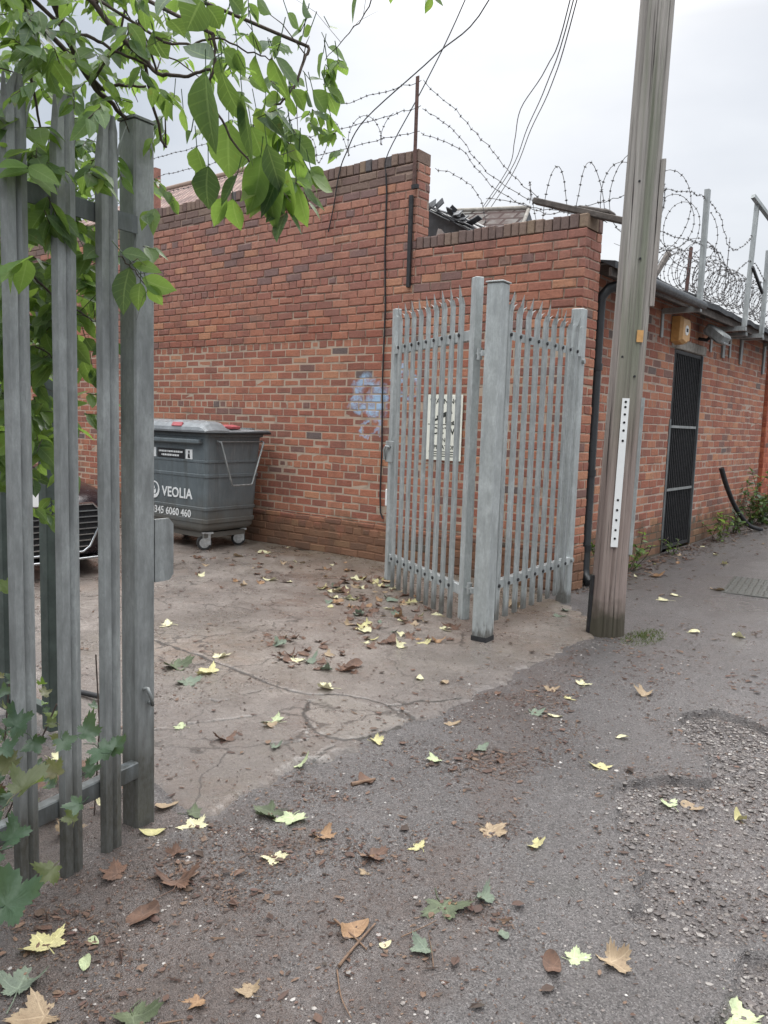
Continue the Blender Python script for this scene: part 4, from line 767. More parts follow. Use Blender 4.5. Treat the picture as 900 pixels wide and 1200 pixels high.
b = MB(); b.tube([(-6.77, 10.02, 4.57), (-5.72, 10.46, 4.57)], .035, 8); b.tube([(-5.74, 10.46, 4.56), (-5.60, 10.0, 4.15)], .028, 8); b.build('ridge', M['concrete_s'], sh)
# collapsed slate roof sloping down beside the pier
cr = thing('broken_shed', 'tumbledown shed with a broken dark slate roof beside the wall pier', 'shed', (-4.9, 7.9, 0))
rr = random.Random(12)
b = MB(); b.box((-5.5, 7.6, 0), (-4.3, 8.6, 3.40)); b.build('wall', M['brick_pier'], cr)
b = MB()
zr_ = lambda x: 3.93-(x+5.45)*.52
b.add([(-5.5, 7.5, zr_(-5.5)-.06), (-4.25, 7.5, zr_(-4.25)-.06), (-4.25, 8.7, zr_(-4.25)+.02), (-5.5, 8.7, zr_(-5.5)+.02), (-5.5, 7.5, 3.2), (-4.25, 7.5, 3.2), (-4.25, 8.7, 3.2), (-5.5, 8.7, 3.2)], [(0, 1, 2, 3), (0, 4, 5, 1), (1, 5, 6, 2), (2, 6, 7, 3), (3, 7, 4, 0)])
for i in range(11):
    for j in range(6):
        x = -5.46+i*.115; y = 7.46+j*.2
        if rr.random() < .12: continue
        b.obox((x+rr.uniform(-.02, .02), y, zr_(x)-.02+rr.uniform(-.01, .025)), (.19, .16, .012), Matrix.Rotation(.47+rr.uniform(-.12, .08), 3, 'Y') @ Matrix.Rotation(rr.uniform(-.2, .2), 3, 'Z'))
b.build('roof', M['slate'], cr)
for i in range(12):
    x = rr.uniform(-5.45, -4.75); z = zr_(x)+rr.uniform(.0, .07)
    b = MB(); b.obox((x, 7.44+rr.uniform(-.03, .12), z), (rr.uniform(.06, .16), rr.uniform(.05, .12), .012), Matrix.Rotation(rr.uniform(-.9, .9), 3, 'Y') @ Matrix.Rotation(rr.uniform(0, 3), 3, 'X')); b.build('loose_slate', M['slate'], cr)
sc_ = MB()
for i in range(5):
    p = Vector((-5.15+rr.uniform(-.10, .10), 7.4+rr.uniform(-.1, .1), 3.36+i*.03))
    sc_.add([p+Vector((rr.uniform(-.08, .08), rr.uniform(-.05, .05), rr.uniform(-.06, .09))) for _ in range(5)], [(0, 1, 2), (0, 2, 3), (0, 3, 4), (1, 2, 4)])
tag(sc_.build('plastic_scrap', M['plastic_bag'], org=(-5.15, 7.4, 3.30)), 'torn white plastic scrap snagged behind the low brick wall top', 'litter')

# ------------------------------------------------------------------ palisade fences and gate
def pale_mesh(name, h, wd, mat, curve=0.06, thick=.0028, b0=0.0, blunt=False):
    """W-section pale, face towards +X, width along Y, base at z=b0; triple pointed splayed head"""
    k = wd/.07
    pr = [(-.036, -.016), (-.029, .001), (-.0085, .006), (0, -.0035), (.0085, .006), (.029, .001), (.036, -.016)]
    pr = [(a*k, c*k) for a, c in pr]
    mb = MB()
    zs = [b0, h*.5, h-.19, h-.13]
    outer = [[(c, a, z) for a, c in pr] for z in zs]; inner = [[(c-thick, a*.98, z) for a, c in pr] for z in zs]
    n = len(pr)
    rings = [o+list(reversed(i)) for o, i in zip(outer, inner)]
    mb.loft(rings, 0, caps=True)
    zt = h-.13
    def prong(i0, i1, apex, mid):
        a, c = pr[i0], pr[i1]
        base_o = [(pr[i][1], pr[i][0], zt) for i in range(i0, i1+1)]
        base_i = [(pr[i][1]-thick, pr[i][0]*.98, zt) for i in range(i1, i0-1, -1)]
        b = base_o+base_i
        cen = Vector((sum(p[0] for p in b)/len(b), sum(p[1] for p in b)/len(b), zt))
        m_ = Vector(mid); ap = Vector(apex)
        k1, k2 = (.97, .38) if blunt else (.8, .08)
        r1 = [tuple(m_+(Vector(p)-cen)*k1) for p in b]; r2 = [tuple(ap+(Vector(p)-cen)*k2) for p in b]
        mb.loft([b, r1, r2], 0)
    if blunt:
        prong(0, 1, (.02, -wd*.66, h-.015), (.004, -wd*.50, h-.07)); prong(5, 6, (.02, wd*.66, h-.015), (.004, wd*.50, h-.07)); prong(1, 5, (.012, 0, h), (.002, 0, h-.04))
    else:
      prong(0, 1, (curve*.7+.012, -wd*.60, h-.075), (curve*.25, -wd*.50, h-.09))
      prong(5, 6, (curve*.7+.012, wd*.60, h-.075), (curve*.25, wd*.50, h-.09))
      prong(1, 5, (curve, 0, h), (curve*.45, 0, h-.065))
    o = mb.build(name, mat)
    me = o.data; bpy.data.objects.remove(o)
    return me
def put(name, me, parent, loc, rz=0):
    o = bpy.data.objects.new(name, me); COL.objects.link(o); o.parent = parent; o.location = loc; o.rotation_euler = (0, 0, rz); ORG[o.name] = (0, 0, 0); return o
def boxpost(mb, x, y, s, h, cap=True, z0=-.2):
    mb.box((x-s/2, y-s/2, z0), (x+s/2, y+s/2, h), 0, .006)

# left fence (foreground)
LF = thing('palisade_fence', 'shaded grey palisade fence with pointed pales in the left foreground, leaves growing through it', 'fence', (-2.347, 1.617, 0), R(9.3), local=True)
pm = pale_mesh('pale', 2.39, .076, M['galv_dark'], .045, blunt=True)
for i in range(1, 12):
    put('pale', pm, LF, (.072, -.180-.161*(i-1), -.04), R(random.uniform(-1.5, 1.5)))
for zc in (2.06, .215):
    mb = MB(); mb.box((.008, -1.95, zc-.03), (.048, -.0425, zc+.03), 0, .004)
    if zc > 1:
        mb = MB(); mb.ext([(.048, zc+.030), (.004, zc+.030), (.004, zc+.022), (.040, zc+.022), (.040, zc-.026), (.048, zc-.026)], 'y', -1.95, -.0425)
    mb.build('rail', M['galv_rail'], LF)
gp = thing('gate_post', 'shaded grey square gate post with a flat latch plate, ending the left foreground fence', 'post', (-2.347, 1.617, 0), R(4))
ORG[gp.name] = (0, 0, 0)
mb = MB(); boxpost(mb, 0, 0, .082, 2.40); mb.box((-.043, -.043, 2.4), (.043, .043, 2.408)); mb.build('shaft', M['galv_dark'], gp)
mb = MB()
pl = [(0, .0), (.062, 0), (.082, .02), (.082, .20), (.062, .222), (0, .222)]
mb.ext([(.035+0*p[0], 0) for p in pl[:1]] or pl, 'y', 0, 0) if False else None
mb.loft([[(.030, .041+p[0], .87+p[1]) for p in pl], [(.041, .041+p[0], .87+p[1]) for p in pl]], 0)
mb.build('latch_plate', M['galv_dark'], gp)
mb = MB(); mb.tube([(.043, -.008, .50), (.062, -.01, .505), (.07, .0, .47), (.062, .012, .44), (.043, .014, .445)], .007, 8); mb.build('staple', M['galv_dark'], gp)
# two green-grey stakes of the other leaf, folded back behind the fence
gl = thing('folded_gate', 'dark green-grey steel gate frame standing open behind the left foreground fence', 'gate', (-3.0, 1.82, 0))
ORG[gl.name] = (0, 0, 0)
for x in (-.30, -.70):
    mb = MB(); mb.box((x-.035, -.03, .02), (x+.035, .03, 1.92), 0, .005); mb.build('stile', M['darkgreen'], gl)
mb = MB(); mb.box((-.665, -.02, .08), (-.335, .02, .12)); mb.build('rail', M['darkgreen'], gl)
mb = MB(); mb.box((-.665, -.02, 1.80), (-.335, .02, 1.84)); mb.build('rail', M['darkgreen'], gl)
mb = MB(); mb.tube([(-3.66, 2.17, .02), (-3.45, 2.20, .03)], .014, 10)
tag(mb.build('steel_bar', M['iron'], org=(-3.55, 2.19, .0)), 'short dark steel bar lying on the concrete behind the left fence', 'bar')

# right fixed panel: corner post to end post
RP = thing('palisade_fence', 'fixed pale galvanised palisade panel between the stout corner post and the drainpipe', 'fence', (-2.712, 4.592, 0), R(0), local=True)
L_ = 1.56; ang = math.atan2(-.11, 1.56)   # panel direction from +Y
RP.rotation_euler = (0, 0, R(4.0))
# keep the post's own base square on the ground
pm2 = pale_mesh('pale', 2.34, .064, M['galv'], .02, b0=.12)
npl = 9
for i in range(npl):
    put('pale', pm2, RP, (.035, .135+i*.152, 0), R(random.uniform(-3, 3)))
for zc in (2.06, .36):
    mb = MB(); mb.ext([(.020, zc+.028), (-.028, zc+.028), (-.028, zc+.022), (.014, zc+.022), (.014, zc-.028), (.020, zc-.028)], 'y', .05, L_-.045)
    for i in range(npl): mb.cyl((.036, .135+i*.152, zc), (.049, .135+i*.152, zc), .0125, 8, 1)
    mb.build('rail', [M['galv_post'], M['iron']], RP)
mb = MB(); boxpost(mb, -.04, L_, .10, 2.42); mb.build('end_post', M['galv_post'], RP)
for zz in (.36, 2.0):
    mb = MB(); mb.cyl((.01, L_, zz), (.03, L_, zz), .021, 10); mb.build('bolt', M['galv'], RP)
CP = thing('corner_post', 'stout square galvanised steel post at the centre, between the swung gate and the fence panel', 'post', (-2.712, 4.592, 0), R(4))
ORG[CP.name] = (0, 0, 0)
mb = MB(); boxpost(mb, 0, 0, .112, 2.372); mb.build('shaft', M['galv_post'], CP)
mb = MB(); mb.box((-.064, -.064, 2.373), (.064, .064, 2.384), 0, .003); mb.build('cap', M['galv'], CP)
mb = MB(); mb.box((-.058, -.058, -.05), (.058, .058, .035)); mb.build('bitumen_foot', M['iron'], CP)
# gate leaf, hinged at corner post, swung into the yard
GL = thing('palisade_gate', 'pale galvanised palisade gate leaf swung open against the brick yard, left of the stout post', 'gate', (-2.914, 4.66, .10), math.atan2(.70, -1.196), local=True)
GW = 1.42
def gbox(name, lo, hi, mat='galv', ch=.004):
    mb = MB(); mb.box(lo, hi, 0, ch); return mb.build(name, M[mat], GL)
# local x along leaf from hinge, local +y is the inner side (towards the wall? ) ; camera sees -y... keep pales on camera side
gbox('stile', (-.035, -.03, 0), (.035, .03, 2.34), 'galv_post')
gbox('stile', (GW-.03, -.03, 0), (GW+.03, .03, 2.30), 'galv_post')
pm3 = pale_mesh('pale', 2.34, .058, M['galv'], .018)
for i in range(9):
    put('pale', pm3, GL, (.165+i*.138, .036, -.03), R(90+random.uniform(-3, 3)))
for zc in (1.96, .20):
    mb = MB(); mb.box((.035, -.025, zc-.035), (GW-.03, .020, zc+.035), 0, .003)
    for i in range(9): mb.cyl((.165+i*.138, .032, zc+.01), (.165+i*.138, .049, zc+.01), .0125, 8, 1)
    mb.build('rail', [M['galv_post'], M['iron']], GL)
for zc in (1.83, .23):
    mb = MB(); mb.tube([(-.02, .0, zc), (-.19, .0, zc)], .011, 8); mb.cyl((-.07, 0, zc-.04), (-.07, 0, zc+.04), .018, 10); mb.cyl((-.13, 0, zc-.018), (-.13, 0, zc+.018), .024, 8); mb.build('hinge', M['galv'], GL)
mb = MB(); mb.box((GW-.10, .034, 1.02), (GW+.06, .045, 1.20), 0, .004); mb.tube([(GW-.06, .05, 1.15), (GW+.0, .065, 1.155), (GW+.035, .065, 1.13), (GW+.05, .055, 1.04)], .010, 8); mb.build('latch', M['galv'], GL)
mb = MB(); mb.box((GW-.06, .046, 1.145), (GW+.0, .056, 1.16)); mb.build('latch_slot', M['iron'], GL)

# ------------------------------------------------------------------ wall fittings
def on_wall(name, label, cat, x, z, d=.0): return thing(name, label, cat, (x, WY-.012-d, z))
sg = thing('warning_sign', 'cream warning sign with black lettering on the brick wall behind the open gate', 'sign', (-4.36, WY-.02, 1.11))
mb = MB(); mb.box((-4.565, WY-.028, 1.105), (-4.145, WY-.020, 1.740), 0, .002); mb.build('board', M['sign'], sg)
tx = MB(); Y_ = WY-.0295
def wt(body, x, z, size, align='CENTER', sp=1.0, bold=0.0, mb=None, y=None, ext=.0006):
    vs, fs = text_mesh(body, size, frame_mat((x, Y_ if y is None else y, z), (1, 0, 0), (0, 0, 1)), ext, align, sp, bold); (mb or tx).add(vs, fs)
wt('WARNING', -4.355, 1.655, .068, bold=.0012)
wt('CCTV', -4.355, 1.36, .095, bold=.002, sp=1.15)
wt('IN', -4.355, 1.285, .055, bold=.001); wt('OPERATION', -4.355, 1.215, .055, bold=.001)
# camera pictogram
M2 = lambda pts: tx.add([(x, Y_, z) for x, z in pts], [tuple(range(len(pts)))])
M2([(-4.44, 1.535), (-4.27, 1.600), (-4.255, 1.560), (-4.425, 1.495)]); M2([(-4.475, 1.50), (-4.43, 1.517), (-4.422, 1.497), (-4.465, 1.48)]); M2([(-4.335, 1.530), (-4.315, 1.538), (-4.315, 1.478), (-4.335, 1.478)]); M2([(-4.335, 1.478), (-4.25, 1.478), (-4.25, 1.464), (-4.335, 1.464)]); M2([(-4.25, 1.49), (-4.235, 1.49), (-4.235, 1.452), (-4.25, 1.452)])
M2([(-4.54, 1.458), (-4.18, 1.458), (-4.18, 1.450), (-4.54, 1.450)])
tx.build('lettering', M['ink'], sg)
mb = MB()
for k in range(3):
    mb.box((-4.52+k*.01, Y_-.0003, 1.185-k*.022), (-4.20-k*.012, Y_+.0008, 1.193-k*.022))
mb.build('print_line', M['ink'], sg)
mb = MB(); mb.box((-5.033, WY-.05, .60), (-4.985, WY-.011, .775), 0, .006); mb.box((-5.02, WY-.053, .66), (-4.998, WY-.05, .70))
tag(mb.build('junction_box', M['white'], org=(-5.01, WY, .6)), 'small white plastic box on the brick wall beside the free end of the open gate', 'box')
# black cable down the wall
cb = MB(); cb.tube([(-5.165, WY-.03, 3.93), (-5.152, WY-.026, 3.75), (-5.155, WY-.022, 3.2), (-5.125, WY-.024, 2.6), (-5.135, WY-.022, 1.9), (-5.115, WY-.022, 1.2), (-5.118, WY-.024, .70), (-5.10, WY-.030, .52), (-5.065, WY-.032, .46)], .0085, 8)
tag(cb.build('wall_cable', M['cable'], org=(-5.12, WY, .46)), 'thick black cable hanging straight down the brick wall left of the gate', 'cable')
mb = MB(); mb.box((-4.855, WY-.05, 2.79), (-4.815, WY-.018, 3.67), 0, .004)
tag(mb.build('iron_strip', M['iron'], org=(-4.835, WY, 2.79)), 'dark rusty iron strip fixed upright at the step of the tall wall', 'bracket')
sp = thing('wire_post', 'thin rusty brown steel post on the pier of the tall wall carrying barbed wire', 'post', (-4.765, WY-.02, 3.75))
mb = MB(); mb.ext([(-4.815, WY-.055), (-4.775, WY-.055), (-4.775, WY-.050), (-4.810, WY-.050), (-4.810, WY-.012), (-4.815, WY-.012)], 'z', 3.74, 4.76); mb.build('upright', M['rust'], sp)
mb = MB(); mb.box((-4.82, WY-.062, 3.72), (-4.75, WY-.030, 3.76)); mb.build('foot', M['iron'], sp)
pk = MB(); pk.obox((-3.12, 6.56, 3.318), (.86, .10, .05), Matrix.Rotation(R(18), 3, 'Y') @ Matrix.Rotation(R(4), 3, 'Z'), 0, .006)
pk.obox((-2.98, 6.62, 3.31), (.30, .16, .035), Matrix.Rotation(R(15), 3, 'Y'), 0, .01)
tag(pk.build('loose_board', M['timber'], org=(-3.1, 6.56, 3.27)), 'rotten dark board lying on the corner of the low brick wall', 'board')
# drainpipe
dp = thing('drainpipe', 'black plastic drainpipe between the wall corner and the telegraph pole', 'pipe', (-3.05, 6.97, 0))
mb = MB(); mb.tube([(-2.80, 7.16, 2.80), (-2.99, 7.0, 2.72), (-3.045, 6.97, 2.64), (-3.05, 6.97, 2.5), (-3.05, 6.97, .16), (-3.03, 6.95, .08), (-2.97, 6.92, .03)], .048, 14); mb.build('pipe', M['black'], dp)
for z in (2.02, 1.05, .35):
    mb = MB(); mb.cyl((-3.05, 6.97, z-.03), (-3.05, 6.97, z+.03), .058, 14); mb.box((-3.19, 6.90, z-.015), (-3.05, 7.04, z+.015)); mb.build('bracket', M['black'], dp)
gt = MB(); gt.tube([(-2.79, 6.86, 2.83), (-2.79, 9.1, 2.83)], .05, 10)
tag(gt.build('gutter', M['black'], org=(-2.79, 6.86, 2.78)), 'short black gutter under the felt roof edge behind the pole', 'gutter')

# alarm box, floodlight
al = thing('alarm_box', 'orange alarm bell box with a white emblem under the roof edge beside the barred doorway', 'alarm', (LX, 9.45, 2.45))
mb = MB()
pf = [(9.31, 2.49), (9.46, 2.46), (9.60, 2.49), (9.62, 2.72), (9.57, 2.77), (9.32, 2.77)]
mb.loft([[(LX+.008, y, z) for y, z in pf], [(LX+.10, y, z) for y, z in pf], [(LX+.135, 9.465+(y-9.465)*.82, 2.62+(z-2.62)*.82) for y, z in pf]], 0); mb.build('case', M['orange'], al)
mb = MB(); mb.loft([[(LX+.134, 9.465+.062*math.cos(a), 2.62+.06*math.sin(a)) for a in [k*math.pi/6 for k in range(12)]], [(LX+.141, 9.465+.058*math.cos(a), 2.62+.056*math.sin(a)) for a in [k*math.pi/6 for k in range(12)]]], 0)
em = mb.build('emblem', M['white'], al)
mb = MB(); mb.box((LX+.1412, 9.435, 2.60), (LX+.144, 9.495, 2.64)); mb.build('emblem_mark', M['iron'], em)
fl = thing('floodlight', 'grey floodlight tilted down above the barred doorway', 'lamp', (LX, 10.35, 2.6))
mb = MB(); mb.obox((LX+.22, 10.35, 2.66), (.26, .34, .13), Matrix.Rotation(R(38), 3, 'Y'), 0, .02); mb.build('lamp_body', M['galv_dark'], fl)
mb = MB(); mb.obox((LX+.22+.045, 10.35, 2.66-.058), (.22, .30, .012), Matrix.Rotation(R(38), 3, 'Y')); mb.build('glass', M['lamp'], fl)
mb = MB(); mb.tube([(LX, 10.35, 2.62), (LX+.1, 10.35, 2.60), (LX+.17, 10.35, 2.66)], .022, 8); mb.build('arm', M['iron'], fl)

# roof edge posts (angle iron brackets)
def angle_post(name, label, y, top, bracket=True, arm=False, lean=0.0, x=-2.80):
    t = thing(name, label, 'post', (x, y, 2.8), group=None)
    mb = MB()
    z0 = 2.80
    mb.loft([[(x+dx, y+dy+lean*k, z) for dx, dy in ((-.025, -.03), (.025, -.03), (.025, .03), (.019, .03), (.019, -.024), (-.025, -.024))] for k, z in ((0, z0), (1, top))], 0)
    mb.build('upright', M['galv'], t)
    if bracket:
        mb = MB(); mb.box((LX+.007, y-.03, z0-.30), (LX+.02, y+.03, z0+.0)); mb.box((LX+.02, y-.028, z0-.045), (x+.025, y+.028, z0+.012)); mb.build('bracket', M['galv'], t)
    if arm:
        mb = MB(); mb.obox((x+.06, y+.26, top-.10), (.05, .62, .05), Matrix.Rotation(R(-25), 3, 'X') @ Matrix.Rotation(R(-14), 3, 'Z')); mb.build('cranked_arm', M['galv'], t)
        mb = MB(); mb.obox((x+.04, y+.30, top-.95), (.03, .62, .03), Matrix.Rotation(R(-22), 3, 'X')); mb.build('brace', M['iron'], t)
    return t
angle_post('bracket_post', 'straight galvanised angle post on the felt roof edge above the orange alarm box', 8.99, 4.03)
angle_post('bracket_post', 'galvanised angle post with a cranked arm on the roof edge, right of the straight one', 10.84, 4.37, True, True, .15)
angle_post('bracket_post', 'darker third angle post at the right edge of the roof, nearest the frame edge', 11.72, 3.90)
mb = MB(); mb.tube([(-3.2, 8.46, 2.93), (-3.2, 9.06, 3.42)], .035, 6, smooth=False)
tag(mb.build('leaning_offcut', M['timber'], org=(-3.2, 8.46, 2.93)), 'grey timber offcut leaning on the felt roof just right of the pole', 'timber')
mb = MB(); mb.tube([(-3.2, 9.74, 2.94), (-3.2, 9.82, 3.63)], .022, 6)
tag(mb.build('rusty_stake', M['rust'], org=(-3.2, 9.74, 2.93)), 'thin rusty red stake standing on the felt roof', 'stake')
for k, (y, z0, z1, lab) in enumerate([(11.38, 2.47, 2.80, 'left'), (12.27, 2.45, 2.84, 'middle'), (13.6, 2.40, 2.88, 'right')]):
    mb = MB(); mb.box((LX+.007, y-.05, z0), (LX+.03, y+.05, z1)); mb.box((LX+.03, y-.045, z1-.05), (LX+.30, y+.045, z1-.005))
    tag(mb.build('wall_bracket', M['galv_dark'], org=(LX, y, z0)), f'{lab} one of three grey steel brackets on the lane wall right of the barred door', 'bracket', 'steel brackets under the roof edge')
# brick upstand on the roof behind the posts
mb = MB(); mb.box((-3.9, 8.75, 3.0), (-3.55, 9.75, 3.30)); 
tag(mb.build('roof_upstand', M['brick_pier'], org=(-3.7, 9.2, 3.0)), 'low red brick upstand on the felt roof behind the rusty stake', 'brickwork')

# ------------------------------------------------------------------ telegraph pole
tp = thing('telegraph_pole', 'weathered wooden telegraph pole with a perforated white metal strip, at the edge of the lane', 'pole', (-2.185, 5.42, 0))
def pc(z): return Vector((-2.185+.0168*z, 5.42+.006*z, z))
mb = MB(); rings = []; N = 96
rr = random.Random(5)
prof = [1+.020*math.sin(3*a+.5)+.012*math.sin(7*a)+rr.uniform(-.008, .008) for a in [2*math.pi*k/N for k in range(N)]]
for i_, d_ in ((22, .10), (24, .05), (66, .11), (69, .05), (73, .05), (76, .10), (79, .16), (80, .10), (84, .06), (88, .12), (91, .05)): prof[i_] -= d_*.7
z = -.2
while z < 8.6:
    c = pc(z); r = .119-.0022*z+(.012*max(0, .35-z)/.35)
    tw = .05*z
    rings.append([(c.x+r*(prof[k]+.004*math.sin(5*z+k))*math.cos(2*math.pi*k/N+tw), c.y+r*(prof[k]+.004*math.sin(5*z+k))*math.sin(2*math.pi*k/N+tw), z) for k in range(N)])
    z += .12
mb.loft(rings, 0, smooth=True); mb.build('shaft', M['pole'], tp)
fd = Vector((.374, -.928, 0)); rd_ = Vector((.928, .374, 0))
def on_pole(z, ang, out): # ang measured from camera-facing direction towards the right
    d = fd*math.cos(ang)+rd_*math.sin(ang); return pc(z)+d*out, d
def strip(name, z0, z1, ang, wd, out, th, mat, a1=None, holes=None, par=tp):
    mb = MB(); a1 = ang if a1 is None else a1; R4 = []
    for z, a in ((z0, ang), ((z0+z1)/2, (ang+a1)/2), (z1, a1)):
        r0 = .119-.0022*z; p, d = on_pole(z, a, r0*out); t_ = Vector((-d.y, d.x, 0))
        R4.append([tuple(p-t_*wd/2), tuple(p+t_*wd/2), tuple(p+t_*wd/2+d*th), tuple(p-t_*wd/2+d*th)])
    mb.loft(R4, 0); o = mb.build(name, mat, par)
    if holes:
        hb = MB()
        for z in holes:
            p, d = on_pole(z, ang+(a1-ang)*(z-z0)/(z1-z0), (.119-.0022*z)*out+th+.001)
            hb.cyl(p, p+d*.0015, .0085, 10)
        hb.build('hole', M['dark_int'], o)
    return o
strip('perforated_strip', .64, 1.67, .12, .048, 1.03, .007, M['white'], .10, [.70, .76, .83, .90, .97, 1.38, 1.45, 1.505, 1.56, 1.61, 1.645])
strip('cable_guard', .58, 1.68, 1.42, .022, 1.02, .022, M['galv'], 1.42)
strip('wooden_capping', 2.30, 3.26, 1.5, .05, 1.02, .03, M['pole'], 1.5)
strip('orange_label', 2.05, 2.13, .62, .05, 1.03, .004, M['orange'])
strip('earth_strip', -.05, .42, -1.05, .03, 1.06, .016, M['iron'])
for z, a in ((1.95, -.3), (2.6, .25), (1.82, .5), (3.1, -.15)):
    p, d = on_pole(z, a, .116-.0022*z); mb = MB(); mb.cyl(p, p+d*.008, .008, 8); mb.build('nail', M['iron'], tp)
mb = MB(); mb.box((-2.55, 5.36, 7.95), (-1.55, 5.42, 8.05)); mb.build('crossarm', M['timber'], tp)

# ------------------------------------------------------------------ wheeled bin
bn = thing('wheeled_bin', 'large grey four wheeled commercial waste bin with white lettering against the brick wall', 'bin', (-7.33, 5.88, 0), local=False)
bx0, bx1, by0, by1 = -8.02, -6.66, 5.44, 6.30
def ring(z, ins, rx=.05):
    x0, x1, y0, y1 = bx0+ins, bx1-ins, by0+ins*.55, by1-ins*.9
    pts = []
    for cx, cy, a0 in ((x1-rx, y1-rx, 0), (x0+rx, y1-rx, 90), (x0+rx, y0+rx, 180), (x1-rx, y0+rx, 270)):
        for k in range(5): a = R(a0+k*22.5); pts.append((cx+rx*math.cos(a), cy+rx*math.sin(a), z))
    return pts
mb = MB()
sect = [(.19, .20), (.22, .13), (.235, .115), (.255, .105), (.30, .100), (.305, .088), (.345, .086), (.35, .098), (.44, .092), (.445, .082), (.475, .080), (.48, .090), (.80, .070), (.805, .060), (.835, .058), (.84, .068), (.96, .062), (.965, .052), (.985, .05), (.99, .060), (1.24, .045), (1.245, .02), (1.285, .015)]
mb.loft([ring(z, i) for z, i in sect], 0, smooth=False); body = mb.build('body', M['binbody'], bn)
mb = MB(); mb.box((bx0+.15, by0+.10, .14), (bx1-.15, by1-.18, .195)); mb.build('chassis', M['binbody'], bn)
mb = MB()
lx0, lx1 = bx0-.015, bx1+.02
prof = [(5.39, 1.286), (5.385, 1.31), (5.395, 1.345), (5.43, 1.385), (5.50, 1.408), (5.60, 1.41), (5.68, 1.395), (5.73, 1.36), (5.78, 1.335), (6.30, 1.322), (6.335, 1.305), (6.335, 1.286)]
fr = []
nseg = 28
for i in range(nseg+1):
    x = lx0+(lx1-lx0)*i/nseg
    e = min(x-lx0, lx1-x); k = 1 if e > .10 else (.25+.75*math.sin(math.pi/2*e/.10))
    rib = .008*(1 if (i//3) % 2 else 0)
    fr.append([(x, y, 1.286+(z-1.286)*(k if z > 1.325 else 1)*(1)+(rib if z > 1.38 and e > .1 else 0)) for y, z in prof])
mb.loft(fr, 0, smooth=False); lid = mb.build('lid', M['binlid'], bn)
mb = MB(); mb.tube([(lx0, 5.40, 1.288), (lx1, 5.40, 1.288), (lx1, 6.33, 1.290)], .014, 8); mb.build('rim', M['black'], lid)
mb = MB(); mb.obox((-6.735, 5.80, 1.355), (.13, .22, .03), Matrix.Rotation(R(8), 3, 'Y'), 0, .006); mb.build('red_patch', M['red'], lid); mb = MB(); mb.obox((-7.12, 5.408, 1.368), (.17, .02, .05), Matrix.Rotation(R(-30), 3, 'X'), 0, .004); mb.build('red_patch', M['red'], lid)
mb = MB(); mb.box((lx1-.30, 6.15, 1.325), (lx1-.12, 6.20, 1.345)); mb.build('hinge_cap', M['galv_dark'], lid)
mb = MB(); mb.box((bx0+.10, by0-.035, 1.165), (bx1-.10, by0+.04, 1.215), 0, .012); mb.build('lifting_bar', M['binbody'], bn)
# side handle
sx_ = bx1-.035
mb = MB(); mb.tube([(sx_+.0, by0+.17, 1.20), (sx_+.045, by0+.18, 1.19), (sx_+.04, by0+.34, .73), (sx_+.04, by0+.36, .715), (sx_+.04, by0+.62, .715), (sx_+.04, by0+.64, .73), (sx_+.045, by0+.80, 1.19), (sx_, by0+.81, 1.20)], .011, 10); mb.tube([(sx_+.012, by0+.20, 1.195), (sx_+.012, by0+.78, 1.195)], .007, 8); mb.build('side_handle', M['galv_dark'], bn)
# lettering on the front face
fy = lambda z: by0+.55*(.090-.02*(z-.48)/.32)-.0015
def bt(body_, x, z, size, align='LEFT', bold=0.0, sp=1.0):
    y = by0+.55*.083-.004
    return text_mesh(body_, size, frame_mat((x, by0+.0415 if z > .45 else by0+.049, z), (1, 0, 0), (0, .0, 1)), .0015, align, sp, bold)
mb = MB(); vs, fs = bt('VEOLIA', -7.225, .560, .155, 'CENTER', .003, 1.04); mb.add([(x, y, z) for x, y, z in vs], fs)
vs, fs = bt('0345 6060 460', -7.345, .355, .118, 'CENTER', .0012); mb.add(vs, fs)
mb.build('lettering', M['white'], bn)
def disc(cx, cz, r, y, n=28): return [(cx+r*math.cos(2*math.pi*k/n), y, cz+r*math.sin(2*math.pi*k/n)) for k in range(n)]
mb = MB(); y = by0+.0395; cx, cz = -7.635, .62
o_, i_ = disc(cx, cz, .098, y), disc(cx+.004, cz+.012, .068, y)
n = len(o_); mb.add(o_+i_, [(k, (k+1) % n, n+(k+1) % n, n+k) for k in range(n)])
mb.add(disc(cx+.002, cz-.018, .030, y), [tuple(range(n))]); mb.add([(cx-.012, y, cz), (cx+.016, y, cz), (cx+.004, y, cz+.045)], [(0, 1, 2)])
mb.build('logo', M['white'], bn)
mb = MB(); mb.box((-7.56, by0+.028, .995), (-7.08, by0+.04, 1.10)); st_ = mb.build('label', M['stick_black'], bn)
mb = MB()
rr = random.Random(3)
for z in (1.065, 1.025):
    x = -7.53+(.05 if z < 1.05 else 0)
    while x < -7.13-(.05 if z < 1.05 else 0):
        wd = rr.uniform(.012, .03); mb.box((x, by0+.0265, z-.010), (x+wd, by0+.0275, z+.010)); x += wd+.008
mb.build('label_print', M['white'], st_)
for xx in (-7.055, -7.70):
    mb = MB(); mb.box((xx, by0+.028, .995), (xx+.115, by0+.038, 1.10)); o_ = mb.build('square_label', M['white'], bn)
    mb = MB(); mb.add([(xx+.035, by0+.0265, 1.005), (xx+.08, by0+.0265, 1.005), (xx+.07, by0+.0265, 1.055), (xx+.045, by0+.0265, 1.055)], [(0, 1, 2, 3)]); mb.add(disc(xx+.0575, 1.073, .014, by0+.0265, 14), [tuple(range(14))]); mb.build('label_symbol', M['stick_black'], o_)
